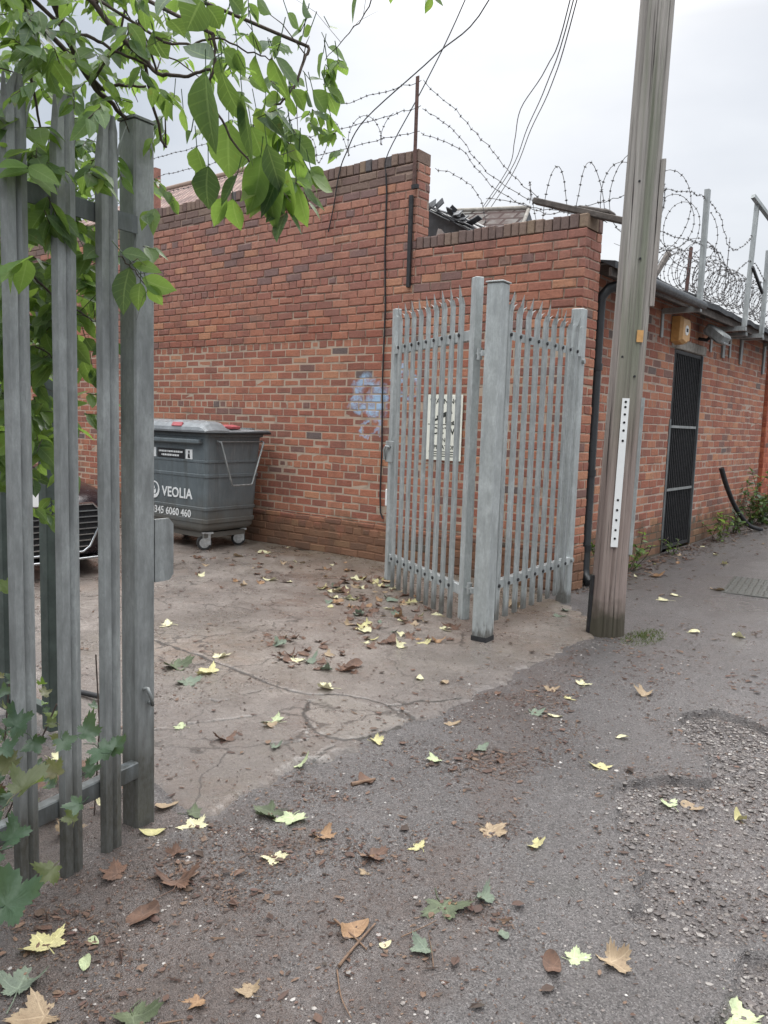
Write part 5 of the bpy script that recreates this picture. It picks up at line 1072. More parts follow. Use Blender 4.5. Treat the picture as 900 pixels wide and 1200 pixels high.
# castors
def castor(x, y, rz):
    mb = MB(); Mx = Matrix.Rotation(rz, 3, 'Z'); T = lambda p: tuple(Mx @ Vector(p)+Vector((x, y, 0)))
    b = MB(); b.box((-.06, -.06, .185), (.06, .06, .205)); b.box((-.05, -.042, .06), (.035, -.034, .19), 0); b.box((-.05, .034, .06), (.035, .042, .19), 0); b.box((-.04, -.04, .172), (.04, .04, .186))
    mb.add([T(p) for p in b.v], b.f); f_ = mb.build('castor', M['zinc'], bn)
    b = MB(); b.cyl((-.03, -.026, .082), (-.03, .026, .082), .080, 22); mb = MB(); mb.add([T(p) for p in b.v], b.f, 0, True); mb.build('tyre', M['rubber'], f_)
    b = MB(); b.cyl((-.03, -.029, .082), (-.03, .029, .082), .056, 18); mb = MB(); mb.add([T(p) for p in b.v], b.f); mb.build('rim', M['zinc'], f_)
castor(-6.85, 5.60, R(62)); castor(-6.88, 6.12, R(50)); castor(-7.80, 5.62, R(20)); castor(-7.80, 6.10, R(75))

# ------------------------------------------------------------------ parked car, nose towards the gateway
cr_ = thing('parked_car', 'dark coloured parked car with a chrome slatted grille, mostly hidden behind the left fence', 'car', (-8.63, 3.42, 0))
ORG[cr_.name] = (0, 0, 0)
sec = [(2.25, .50, .24, .60, .64), (2.22, .66, .20, .62, .68), (2.12, .82, .18, .66, .74), (1.85, .905, .18, .72, .82), (1.3, .925, .18, .80, .93), (.80, .925, .2, .84, .985), (-1.2, .925, .2, .86, 1.0), (-1.9, .90, .22, .84, .98), (-2.2, .78, .28, .78, .92), (-2.28, .60, .36, .70, .86)]
mb = MB(); rings = []
for x, hw, zb, zs, zt in sec:
    half = [(0, zb), (hw*.8, zb), (hw*.97, zb+.08), (hw, (zb+zs)/2), (hw*.985, zs-.06), (hw*.95, zs), (hw*.80, zs+(zt-zs)*.62), (hw*.45, zt-.012), (0, zt)]
    rings.append([(x, y, z) for y, z in half]+[(x, -y, z) for y, z in reversed(half[1:-1])])
mb.loft(rings, 0, smooth=True); mb.build('body', M['carpaint'], cr_)
gsec = [(.95, .80, .96, .97), (.35, .72, .98, 1.32), (-.3, .66, .98, 1.40), (-1.0, .64, .98, 1.36), (-1.75, .72, .96, 1.02)]
mb = MB(); rings = []
for x, hw, zb, zt in gsec:
    rings.append([(x, -hw-.08, zb), (x, -hw*.98, zb+(zt-zb)*.55), (x, -hw*.80, zt-.03), (x, 0, zt), (x, hw*.80, zt-.03), (x, hw*.98, zb+(zt-zb)*.55), (x, hw+.08, zb)])
mb.loft(rings, 0, smooth=True); gh = mb.build('cabin', M['glass'], cr_)
mb = MB(); mb.box((-1.05, -.50, 1.385), (.20, .50, 1.405), 0, .01); mb.build('roof', M['carpaint'], cr_)
mb = MB()
gp_ = [(-.50, .66), (.50, .66), (.565, .60), (.56, .45), (.47, .28), (.40, .235), (-.40, .235), (-.47, .28), (-.56, .45), (-.565, .60)]
mb.loft([[(2.20, y, z) for y, z in gp_], [(2.262, y, z) for y, z in gp_]], 0); grl = mb.build('grille', M['dark_int'], cr_)
mb = MB(); mb.tube([(2.266, y, z) for y, z in gp_]+[(2.266, *gp_[0])], .013, 8); mb.build('grille_frame', M['chrome'], grl)
mb = MB()
for k in range(7):
    z = .285+k*.052
    hw = .42+.13*min(1, (z-.24)/.22)
    mb.box((2.256, -hw, z-.005), (2.275, hw, z+.006))
mb.build('grille_slat', M['chrome'], grl)
mb = MB(); mb.box((2.266, -.18, .66), (2.284, .28, .80), 0, .004); mb.build('number_plate', M['white'], cr_)
for s in (-1, 1):
    mb = MB(); mb.loft([[(2.09, s*.66, .60), (2.06, s*.84, .63), (2.04, s*.86, .72), (2.10, s*.66, .70)], [(2.215, s*.60, .60), (2.13, s*.80, .63), (2.10, s*.84, .725), (2.20, s*.60, .69)]], 0); mb.build('headlight', M['lamp'], cr_)
mb = MB(); mb.box((2.14, -.72, .165), (2.28, .72, .185), 0, .004); mb.build('front_lip', M['chrome'], cr_)
for x in (1.38, -1.42):
    for s in (-1, 1):
        mb = MB(); mb.cyl((x, s*.72, .325), (x, s*.93, .325), .325, 28); wh = mb.build('wheel', M['rubber'], cr_)
        mb = MB(); mb.cyl((x, s*.74, .325), (x, s*.94, .325), .22, 20); mb.build('rim', M['zinc'], wh)

# ------------------------------------------------------------------ wires
def catmull(pts, sub=6):
    pts = [Vector(p) for p in pts]; o = []
    for i in range(len(pts)-1):
        p0, p1, p2, p3 = pts[max(i-1, 0)], pts[i], pts[i+1], pts[min(i+2, len(pts)-1)]
        for k in range(sub):
            t = k/sub
            o.append(.5*((2*p1)+(p2-p0)*t+(2*p0-5*p1+4*p2-p3)*t*t+(3*p1-p0-3*p2+p3)*t**3))
    return o+[pts[-1]]
def barbed(mb, pts, r=.0032, every=.095, seed=0):
    rr = random.Random(seed); mb.tube(pts, r, 5, smooth=True); acc = 0; nxt = .04
    for a, b in zip(pts[:-1], pts[1:]):
        L = (b-a).length
        while acc+L > nxt and L > 0:
            p = a+(b-a)*((nxt-acc)/L); nxt += every*rr.uniform(.85, 1.15)
            mb.obox(p, (.016, .011, .011), Matrix.Rotation(rr.uniform(0, 3), 3, (b-a).normalized()))
            for q in range(2):
                d = Vector((rr.uniform(-1, 1), rr.uniform(-1, 1), rr.uniform(-1, 1))).cross((b-a)).normalized()*.017
                mb.tube([p-d, p+d], .0019, 3, caps=False)
        acc += L
def strand(label, pts, group=None, seed=0, sub=6, sagn=.012):
    rr = random.Random(seed+100); P_ = catmull(pts, sub)
    P_ = [p+Vector((rr.uniform(-1, 1), rr.uniform(-1, 1), rr.uniform(-1, 1)))*sagn for p in P_]
    mb = MB(); barbed(mb, P_, seed=seed)
    o = mb.build('barbed_wire', M['wire'], org=tuple(P_[0])); return tag(o, label, 'barbed wire', group)
for k, (z, nm) in enumerate([(4.72, 'top'), (4.48, 'middle'), (4.27, 'lowest')]):
    strand(f'{nm} of three barbed wire strands running left from the rusty post', [(-4.765, WY-.02, z), (-5.8, WY, z+.01), (-7.0, WY+.02, z+.02), (-9.0, WY, z+.02), (-11, WY, z+.01), (-13.3, WY, z)], 'barbed wire strands above the tall wall', k, 10)
wp2 = thing('wire_post', 'rusty barbed wire post at the far left end of the tall wall', 'post', (-13.3, WY+.1, 4.1))
mb = MB(); mb.box((-13.32, WY+.08, 4.05), (-13.28, WY+.12, 4.78)); mb.build('upright', M['rust'], wp2)
strand('barbed wire falling from the rusty post top to the low wall corner', [(-4.765, WY, 4.72), (-4.37, WY, 4.37), (-4.02, WY, 4.00), (-3.74, WY, 3.69), (-3.39, WY+.05, 3.39), (-3.05, WY+.1, 3.34)], None, 11)
strand('barbed wire sagging from the middle of the rusty post towards the low wall', [(-4.765, WY, 4.47), (-4.41, WY, 4.22), (-4.06, WY, 3.82), (-3.735, WY+.1, 3.56), (-3.4, WY+.2, 3.42), (-2.9, WY+.3, 3.30)], None, 12)
strand('barbed wire drooping lowest from the rusty post on to the low wall top', [(-4.765, WY, 4.25), (-4.3, WY, 4.01), (-3.96, WY, 3.65), (-3.6, WY+.1, 3.42), (-3.3, WY+.2, 3.36), (-2.9, WY+.2, 3.22)], None, 13)
strand('loose barbed wire curling behind the low wall beside the pier', [(-4.66, WY+.12, 3.93), (-4.45, WY+.2, 3.84), (-4.2, WY+.2, 3.62), (-4.12, WY+.2, 3.40), (-4.2, WY+.25, 3.30)], None, 14)
strand('barbed wire lying along the top of the low wall', [(-4.1, WY+.15, 3.58), (-3.8, WY+.2, 3.50), (-3.45, WY+.2, 3.36), (-3.2, WY+.25, 3.40), (-2.85, WY+.3, 3.44), (-2.6, WY+.5, 3.60)], None, 15)
def loopwire(label, path, rad, pitch, seed, flat=.8, n=22, barb=.085):
    rr = random.Random(seed); path = catmull(path, 12); pts = []
    L = [0]
    for a, b in zip(path[:-1], path[1:]): L.append(L[-1]+(b-a).length)
    tot = L[-1]; turns = tot/pitch; m = int(turns*n); r_ = rad; ph = 0; drift = [rr.uniform(.65, 1.25) for _ in range(int(turns)+3)]
    tl = [rr.uniform(-.9, .9) for _ in range(int(turns)+3)]
    for i in range(m+1):
        s = tot*i/m; k = max(j for j in range(len(L)) if L[j] <= s+1e-9); k = min(k, len(path)-2)
        c = path[k]+(path[k+1]-path[k])*((s-L[k])/max(1e-6, L[k+1]-L[k])); d = (path[k+1]-path[k]).normalized()
        t = i/n; j = int(t); f = t-j; q = drift[j]*(1-f)+drift[j+1]*f; w = tl[j]*(1-f)+tl[j+1]*f
        a = 2*math.pi*t
        side = d.cross(Vector((0, 0, 1))).normalized()
        off = side*math.cos(a)*rad*q*flat+Vector((0, 0, 1))*math.sin(a)*rad*q+d*math.cos(a)*rad*.8*w
        pts.append(c+off)
    mb = MB(); barbed(mb, pts, .0032, barb, seed)
    return tag(mb.build('barbed_coil', M['wire'], org=tuple(pts[0])), label, 'barbed wire')
loopwire('coil of barbed wire in big open loops above the low wall corner', [(-3.75, 6.7, 3.46), (-3.3, 6.7, 3.50), (-2.75, 6.9, 3.53)], .26, .28, 21, .3)
loopwire('coil of barbed wire in loose loops on the felt roof just right of the pole', [(-2.85, 7.0, 3.5), (-2.95, 8.0, 3.62), (-3.0, 9.2, 3.60)], .37, .36, 22, .6)
loopwire('dense tangle of barbed wire coils behind the cranked roof post', [(-3.0, 9.3, 3.32), (-3.05, 10.6, 3.30), (-3.0, 12.0, 3.32), (-3.0, 13.6, 3.30)], .25, .17, 23, .8)
loopwire('second tangled coil of barbed wire running along the roof behind the posts', [(-3.2, 9.0, 3.26), (-3.3, 11, 3.42), (-3.2, 13.6, 3.42)], .22, .20, 24, .9)
loopwire('stray loops of barbed wire hanging on the strands above the tall wall', [(-6.45, WY+.02, 4.36), (-5.9, WY+.02, 4.40), (-5.1, WY+.02, 4.38)], .16, .42, 25, .35)
strand('barbed wire slung between the two straight roof posts at their tops', [(-2.95, 7.6, 3.75), (-2.8, 8.4, 3.86), (-2.8, 8.99, 3.93), (-2.8, 9.5, 3.85), (-2.8, 9.9, 3.62), (-2.8, 10.3, 3.66), (-2.8, 10.95, 3.95)], None, 31, 7)
strand('second barbed wire slung lower between the roof posts', [(-2.95, 7.3, 3.35), (-2.8, 8.99, 3.45), (-2.8, 9.6, 3.48), (-2.8, 10.1, 3.33), (-2.8, 10.9, 3.62), (-2.8, 11.7, 3.50), (-2.8, 12.8, 3.55)], None, 32, 7)
for k, (z, nm) in enumerate([(3.16, 'lower'), (3.30, 'upper')]):
    mb = MB(); mb.tube([(-3.05, 7.2, z), (-2.9, 9, z), (-2.85, 11, z), (-2.85, 14, z)], .0022, 5)
    tag(mb.build('plain_wire', M['wire'], org=(-3, 7.2, z)), f'{nm} straight plain wire stretched along the felt roof edge', 'wire')
mb = MB(); mb.tube([(-2.8, 9.93, 3.72), (-2.8, 9.9, 3.4), (-2.82, 9.95, 3.1), (-2.82, 9.9, 2.95)], .003, 5); barbed(mb, catmull([(-2.8, 9.93, 3.7), (-2.79, 9.88, 3.4), (-2.82, 9.95, 3.1), (-2.82, 9.9, 2.95)]), seed=5)
tag(mb.build('barbed_wire', M['wire'], org=(-2.8, 9.93, 2.95)), 'length of barbed wire hanging straight down between the roof posts', 'barbed wire')
# telephone wires
for k, pts in enumerate(D['telwire']):
    P_ = [(-2.06+.1*k, 5.46, 7.9)]+[tuple(p) for p in pts[1:]]
    mb = MB(); mb.tube(catmull(P_, 6), .0075, 5); tag(mb.build('telephone_wire', M['cable'], org=P_[0]), ['leftmost, slacker one', 'middle one', 'rightmost one'][k]+' of three telephone wires from the pole top to a house behind', 'wire', 'telephone wires from the pole')
mb = MB(); mb.tube(catmull([(-2.06, 5.44, 7.7), (-3.0, 5.9, 6.2), (-4.064, WY, 5.258), (-4.635, WY, 4.926), (-5.459, WY-.02, 4.512), (-5.70, WY-.03, 4.22), (-5.79, WY-.035, 4.02), (-5.86, WY-.03, 3.7), (-5.93, WY-.03, 3.45)], 6), .0065, 5)
tag(mb.build('service_cable', M['cable'], org=(-5.93, WY, 3.45)), 'slack black cable looping from the pole over the strands and down the tall wall face', 'cable')
mb = MB(); mb.tube(catmull([(-2.06, 5.44, 7.75), (-3.2, 6.0, 6.5), (-4.322, WY, 5.33), (-4.755, WY+.03, 4.723), (-5.14, WY-.03, 4.13), (-5.165, WY-.032, 3.93)], 6), .0055, 5)
tag(mb.build('service_cable', M['cable'], org=(-5.165, WY, 3.9)), 'straight thin cable dropping from the pole past the rusty post to the wall cable', 'cable')

# ------------------------------------------------------------------ vegetation
def leaf(mb, base, tip, w, mi=0, up=None, fold=.25, curl=.12, rr=random):
    base = Vector(base); tip = Vector(tip); ax = tip-base; L = ax.length
    if L < 1e-5: return
    ax.normalize()
    n = Vector(up) if up is not None else Vector((rr.uniform(-1, 1), rr.uniform(-1, 1), rr.uniform(-.2, 1)))
    n = n-ax*n.dot(ax)
    if n.length < 1e-3: n = ax.orthogonal()
    n.normalize(); sd = ax.cross(n)
    pf = [(0, .04), (.12, .50), (.30, .92), (.48, 1.0), (.66, .78), (.83, .42), (.94, .15), (1, .0)] if w < .045 else [(0, .03), (.05, .24), (.12, .52), (.21, .78), (.32, .95), (.43, 1.0), (.54, .95), (.65, .80), (.75, .60), (.84, .38), (.91, .20), (.96, .09), (1, .0)]
    vs = []
    bend = rr.uniform(-1, 1)*.08; uv_ = []
    for t, k in pf:
        c = base+ax*(L*t)-n*(curl*L*t*t)+sd*(bend*L*math.sin(math.pi*t))
        h = w/2*k*(1+rr.uniform(-.06, .06))
        vs += [c-sd*h+n*(fold*h), c, c+sd*h+n*(fold*h)]; uv_ += [(-1, t, 1), (0, t, 1), (1, t, 1)]
    fs = []
    for i in range(len(pf)-1):
        a = i*3; fs += [(a, a+1, a+4, a+3), (a+1, a+2, a+5, a+4)]
    mb.add(vs, fs, mi, True, uv_)
CAMDIR = Vector((0.35, -.9, .25))
tr = thing('tree', 'overhanging tree with long pointed green leaves reaching from the left over the fence and gateway', 'tree', (-3.05, .75, 0))
mb = MB()
rr = random.Random(31)
mb.tube(catmull([(-3.05, .75, -.1), (-3.02, .8, .7), (-2.92, .86, 1.5), (-2.80, .95, 2.2), (-2.62, 1.02, 2.75), (-2.5, 1.0, 3.3)], 5), [.055-.0013*i for i in range(26)], 8)
mb.tube(catmull([(-3.15, .62, -.1), (-3.3, .5, .9), (-3.25, .45, 1.9), (-3.1, .6, 2.9)], 5), [.04-.0013*i for i in range(16)], 8)
mb.build('trunk', M['bark'], tr)
for pts, r in D['branches']:
    P_ = catmull(pts, 5); mb = MB()
    P_ = [p+Vector((rr.uniform(-1, 1), rr.uniform(-1, 1), rr.uniform(-1, 1)))*.004 for p in P_]
    mb.tube(P_, [r*(1-.6*i/len(P_)) for i in range(len(P_))], 7)
    for q in range(3):
        i = rr.randrange(2, len(P_)-1); p = P_[i]; d = Vector((rr.uniform(-1, 1), rr.uniform(-1, 1), rr.uniform(-.6, 1))).normalized()*rr.uniform(.08, .22)
        mb.tube([p, p+d*.5+Vector((0, 0, .02)), p+d], [r*.4, r*.3, r*.15], 5)
    mb.build('branch', M['bark'], tr)
# connecting limbs from the trunk to the branch starts
for pts, r in D['branches'][:11]:
    mb = MB()
    a = Vector(pts[0]); c = Vector((-2.62, 1.02, 2.75)) if a.z > 2.4 else Vector((-2.9, .86, 1.6))
    mb.tube(catmull([c, (c+a)/2+Vector((0, 0, .08)), a], 4), [r*1.5, r*1.5, r*1.4, r*1.3, r*1.3, r*1.2, r*1.1, r*1.05, r], 6)
    mb.build('limb', M['bark'], tr)
# the hanging spray of big leaves
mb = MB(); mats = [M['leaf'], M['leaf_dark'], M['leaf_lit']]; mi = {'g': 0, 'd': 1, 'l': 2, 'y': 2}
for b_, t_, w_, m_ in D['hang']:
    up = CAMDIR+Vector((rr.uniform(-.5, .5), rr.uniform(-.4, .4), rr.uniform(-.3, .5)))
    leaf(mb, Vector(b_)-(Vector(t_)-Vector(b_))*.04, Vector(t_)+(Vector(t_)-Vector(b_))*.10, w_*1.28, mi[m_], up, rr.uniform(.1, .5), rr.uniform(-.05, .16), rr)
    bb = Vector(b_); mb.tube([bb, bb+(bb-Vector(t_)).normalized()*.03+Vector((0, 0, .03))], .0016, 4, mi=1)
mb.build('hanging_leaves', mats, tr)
mb = MB()
for c, r, n, s in D['clumps']:
    c = Vector(c)
    if c.z > 2.33: n = int(n*.85); s *= .76
    k = 0
    while k < n:
        # a spray: short twig with leaves in pairs
        o = Vector((rr.gauss(0, .5), rr.gauss(0, .5), rr.gauss(0, .5)))*r
        p = c+o; d = Vector((rr.uniform(-1, 1), rr.uniform(-1, 1), rr.uniform(-.9, .3))).normalized()
        m = rr.randint(3, 7); st = s*.42
        mb.tube([p, p+d*st*m*.5], .0016, 3, mi=3, caps=False)
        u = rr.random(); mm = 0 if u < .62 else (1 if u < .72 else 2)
        for q in range(m):
            side = d.cross(Vector((0, 0, 1)))
            if side.length < .1: side = Vector((1, 0, 0))
            side.normalize(); sg_ = 1 if q % 2 else -1
            L = s*rr.uniform(.8, 1.45); base = p+d*st*.5*q
            dr_ = (d*.55+side*sg_*rr.uniform(.5, 1.0)+Vector((0, 0, -rr.uniform(.1, .8)))).normalized()
            leaf(mb, base, base+dr_*L, L*rr.uniform(.42, .58), mm, Vector((rr.uniform(-.2, 1.0), rr.uniform(-1.2, .2), .8)), rr.uniform(.1, .5), rr.uniform(0, .25), rr); k += 1
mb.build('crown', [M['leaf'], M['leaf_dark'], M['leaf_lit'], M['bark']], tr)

# lobed leaf outline (maple / sycamore)
def maple_outline(n=60, rr=random, lobes=5, depth=.36):
    pts = []
    jit = [rr.uniform(.82, 1.12) for _ in range(7)]
    lobe = [(-2.25, .62), (-1.15, .92), (0.0, 1.0), (1.15, .92), (2.25, .62)]
    for i in range(n):
        a = -math.pi+2*math.pi*i/n
        v = .42
        for j, (c, l) in enumerate(lobe):
            dd = abs(a-c); v = max(v, l*jit[j]*(1-depth*min(1.35, (dd/.50))**1.2) if dd < .68 else 0)
        if abs(abs(a)-math.pi) < .25: v = min(v, .16+.5*(math.pi-abs(a)))
        v *= 1+.085*(1 if i % 2 else -1)*(1 if v > .4 else .3)+rr.uniform(-.05, .05)
        pts.append((math.sin(a)*v, math.cos(a)*v))
    return pts
def lobed_leaf(size, rr, curl=.2, oval=False, stalk=True):
    """flat-ish leaf centred at the origin lying in XY, size = overall width"""
    mb = MB(); h = size/2
    if oval:
        out = []; n = 26
        for i in range(n):
            a = 2*math.pi*i/n; k = 1-.25*abs(math.sin(a))**3
            out.append((math.sin(a)*.55*(1-.25*math.cos(a)), math.cos(a)))
    else: out = maple_outline(60, rr)
    cx, cy, cw, q1 = rr.uniform(-1, 1), rr.uniform(-1, 1), rr.uniform(0, 6.28), rr.uniform(.5, 1)
    def zf(x, y):
        r2 = x*x+y*y; a = math.atan2(y, x)
        return curl*h*(q1*r2*(.75+.95*math.sin(2*a+cw))+.30*math.sin(5*x+cx)*math.cos(4*y+cy)*math.sqrt(r2)+.30*abs(x)+.25*r2*r2*math.sin(5*a+cy))
    n = len(out); vs = [(0, -.05*h, zf(0, 0))]
    for k in (.35, .7, 1.0):
        for x, y in out: vs.append((x*k*h, y*k*h, zf(x*k, y*k)))
    fs = [(0, 1+i, 1+(i+1) % n) for i in range(n)]
    for r in range(2):
        b = 1+r*n
        fs += [(b+i, b+n+i, b+n+(i+1) % n, b+(i+1) % n) for i in range(n)]
    zm = min(v[2] for v in vs); vs = [(x, y, z-zm+.0025) for x, y, z in vs]
    mb.add(vs, fs, 0, True)
    if stalk:
        L = h*rr.uniform(.5, 1.1); z0 = vs[0][2]
        mb.tube([(0, -.1*h, z0), (rr.uniform(-.1, .1)*h, -.1*h-L*.5, z0*.6+.003), (rr.uniform(-.4, .4)*h, -.1*h-L, .004)], max(.0012, h*.022), 4)
    return mb

# undergrowth at the fence foot
ug = thing('undergrowth', 'low green and yellowing lobed plant growing through the foot of the left fence', 'plant', (-2.45, 1.1, 0))
mb = MB(); rr = random.Random(44)
um = {'b': 0, 'o': 1, 'l': 2}
for c, s, m in D['under']:
    lf = lobed_leaf(s*.8, rr, .55)
    c = Vector(c)
    Mx = Matrix.Rotation(rr.uniform(0, 6.28), 3, 'Z'); N = Vector((.45+rr.uniform(-.4, .4), -.55+rr.uniform(-.4, .4), .75)).normalized()
    Q = N.to_track_quat('Z', 'Y').to_matrix()
    mb.add([tuple(Q @ (Mx @ Vector(v))+c) for v in lf.v], lf.f, um[m], True)
for k in range(260):
    x, y = rr.uniform(-3.4, -2.42), rr.uniform(.1, 1.62); z = abs(rr.gauss(0, .22))+.04
    if x > -2.6 and y > 1.35: continue
    s = rr.uniform(.04, .10); lf = lobed_leaf(s, rr, .6, stalk=False)
    Mx = Matrix.Rotation(rr.uniform(0, 6.28), 3, 'Z'); N = Vector((rr.uniform(-.3, .8), rr.uniform(-.9, .3), .8)).normalized(); Q = N.to_track_quat('Z', 'Y').to_matrix()
    u = rr.random()
    mb.add([tuple(Q @ (Mx @ Vector(v))+Vector((x, y, z))) for v in lf.v], lf.f, 0 if u < .66 else 1 if u < .85 else 2, True)
mb.build('foliage', [M['bramble'], M['bramble_old'], M['weed']], ug)
mb = MB()
for k in range(34):
    x, y = rr.uniform(-3.3, -2.42), rr.uniform(.2, 1.55)
    p = Vector((x, y, 0)); q = p+Vector((rr.uniform(-.2, .2), rr.uniform(-.2, .2), rr.uniform(.15, .6)))
    mb.tube([p, (p+q)/2+Vector((.03, 0, .04)), q], .003, 5)
mb.build('stem', M['bark'], ug)

def weed(name, label, x, y, w, h, n, ls, mats, z0=None, cat='plant', seed=0, stems=6):
    rr = random.Random(seed); z0 = ground_z(x, y)-.01 if z0 is None else z0
    t = thing(name, label, cat, (x, y, z0))
    mb = MB(); sb = MB(); tips = []
    for k in range(stems):
        p = Vector((x+rr.gauss(0, w*.12), y+rr.gauss(0, w*.12), z0)); q = p+Vector((rr.gauss(0, w*.4), rr.gauss(0, w*.4), h*rr.uniform(.55, 1.1)))
        mid = (p+q)/2+Vector((rr.uniform(-.05, .05), rr.uniform(-.05, .05), h*.08)); P_ = catmull([p, mid, q], 5); sb.tube(P_, .0035, 5); tips.append(P_)
    for k in range(n):
        P_ = rr.choice(tips); p = rr.choice(P_[1:]); d = Vector((rr.uniform(-1, 1), rr.uniform(-1, 1), rr.uniform(-.5, .6))).normalized(); L = ls*rr.uniform(.6, 1.4)
        leaf(mb, p, p+d*L, L*rr.uniform(.4, .7), rr.randrange(len(mats)), Vector((rr.uniform(-.6, .6), rr.uniform(-.6, .6), 1)), .3, .2, rr)
    mb.build('foliage', mats, t); sb.build('stem', M['bark'], t); return t
weed('bush', 'leafy green bush growing against the lane wall beyond the barred door', -2.95, 13.0, .75, .75, 520, .085, [M['weed'], M['leaf'], M['bramble']], seed=1, stems=22)
weed('weed', 'small weeds with round pale leaves at the wall foot just right of the barred door', -3.02, 11.15, .35, .35, 90, .07, [M['weed'], M['leaf_lit']], seed=2)
weed('weed', 'tiny weed at the bottom left corner of the barred door', -3.10, 9.55, .16, .22, 30, .05, [M['weed'], M['leaf']], seed=3)
weed('weed', 'bright green weed growing behind the foot of the drainpipe', -2.93, 7.15, .28, .50, 150, .065, [M['weed'], M['leaf'], M['leaf_lit']], seed=4, stems=10)
weed('weed', 'sprig of green leaves at the wall foot just right of the telegraph pole', -3.02, 8.1, .24, .40, 80, .06, [M['weed'], M['leaf_lit']], seed=5)
weed('weed', 'straggly weed at the wall foot under the far steel brackets', -2.98, 12.0, .3, .3, 70, .06, [M['weed'], M['bramble']], seed=6)
weed('weed', 'low weeds along the foot of the smooth red pier', -2.95, 14.4, .4, .3, 110, .06, [M['weed'], M['leaf']], seed=8)
st = MB(); st.tube(catmull([(-3.10, 11.43, .98), (-3.04, 11.55, .72), (-2.98, 11.85, .42), (-2.86, 12.15, .16), (-2.75, 12.45, .08)], 6), [.036-.0004*i for i in range(25)], 9)
tag(st.build('dead_branch', M['iron'], org=(-2.9, 12.0, .05)), 'thick blackened dead branch leaning against the lane wall beside the bush', 'branch')

M['moss'] = leafmat('moss_green', [(.05, .075, .02), (.085, .11, .03), (.12, .13, .05)], tr=.15)
# moss patch (tiny tufts) beside the pole
mb = MB(); rr = random.Random(8)
for k in range(620):
    a = rr.uniform(0, 6.28); q = math.sqrt(rr.random()); x = -1.93+.13*q*math.cos(a); y = 5.52+.30*q*math.sin(a)
    z = -.012; h = rr.uniform(.012, .035)*(1.1-q*.7)
    d = Vector((rr.uniform(-.012, .012), rr.uniform(-.012, .012), h)); s = Vector((rr.uniform(-1, 1), rr.uniform(-1, 1), 0)).normalized()*.004
    p = Vector((x, y, z)); mb.add([p-s, p+s, p+d], [(0, 1, 2)])
tag(mb.build('moss', M['moss'], org=(-1.93, 5.52, -.012)), 'small bright green moss patch on the ground right of the pole base', 'moss', kind='stuff')

# ------------------------------------------------------------------ ground cover : stones, litter
def gz(x, y):
    X = np.array([[x]]); Y = np.array([[y]])
    z = float(lane_z(X, Y)[0, 0])
    if x < -1.95 and 1.75 < y < 6.5:
        e = float(edge_x(np.array([y]))[0])
        if x < e+.1: z = max(z, float(slab_z(X, Y)[0, 0]))
    return z
def gz_arr(x, y):
    X = x[None, :]; Y = y[None, :]; z = lane_z(X, Y)[0]
    e = edge_x(y); on = (x < e+.1) & (y > 1.75)
    zs = slab_z(X, Y)[0]
    return np.where(on, np.maximum(z, zs), z)
M['grit'] = leafmat('pale_grit', [(.10, .085, .08), (.20, .175, .165), (.36, .33, .305), (.16, .13, .12), (.5, .475, .45)], back=(.1, .1, .1), tr=.0, rough=.5)
OCT = [(1,0,0),(.31,.95,0),(-.81,.59,0),(-.81,-.59,0),(.31,-.95,0)]
def stones(name, label, xy, smin, smax, mat, seed):
    rr = random.Random(seed); z = gz_arr(xy[:, 0], xy[:, 1]); mb = MB()
    for (x, y), zz in zip(xy, z):
        s = rr.uniform(smin, smax)*(1 if rr.random() < .85 else 1.8); a = rr.uniform(0, 6.28); fl_ = rr.uniform(.45, .8); ca, sa = math.cos(a), math.sin(a); el = rr.uniform(.65, 1)
        vs = []
        for k, (zr_, rad) in enumerate(((-.3, .8), (.45, .95))):
            for px, py, _ in OCT:
                q = rad*rr.uniform(.8, 1.15)*s; X_ = px*q; Y_ = py*q*el; vs.append((x+X_*ca-Y_*sa, y+X_*sa+Y_*ca, zz+(zr_*rr.uniform(.8, 1.2))*s*fl_))
        vs.append((x+rr.uniform(-.3, .3)*s, y+rr.uniform(-.3, .3)*s, zz+s*fl_*rr.uniform(.85, 1.1)))
        fs = [(i, (i+1) % 5, 5+(i+1) % 5, 5+i) for i in range(5)]+[(5+i, 5+(i+1) % 5, 10) for i in range(5)]
        mb.add(vs, fs)
    return tag(mb.build(name, mat), label, 'stones', kind='stuff')
def scatter(n, x0, x1, y0, y1, accept):
    out = np.zeros((0, 2))
    while len(out) < n:
        p = np.stack([rng.uniform(x0, x1, n), rng.uniform(y0, y1, n)], -1); k = accept(p[:, 0], p[:, 1]) > rng.uniform(0, 1, n)
        out = np.concatenate([out, p[k]])
    return out[:n]
xy1 = scatter(5600, -1.35, .5, .6, 4.5, lambda x, y: np.where(broken_of(x, y) < .0, .9-.62*(1-sstep(-.1, .2, sdf(x, y, D['wet']))), np.where(broken_of(x, y) < .12, .12, .0)))
stones('gravel', 'loose stone chippings in the broken asphalt hollow at the right', xy1, .003, .0085, M['stone'], 1)
xy2 = scatter(4600, -2.3, .6, .3, 5.2, lambda x, y: .25+.75*sstep(.5, .7, fbm(x*1.7+4, y*1.7, 4, 41)))
stones('grit', 'scattered small grit and chippings on the dark asphalt', xy2, .0018, .0055, M['grit'], 2)

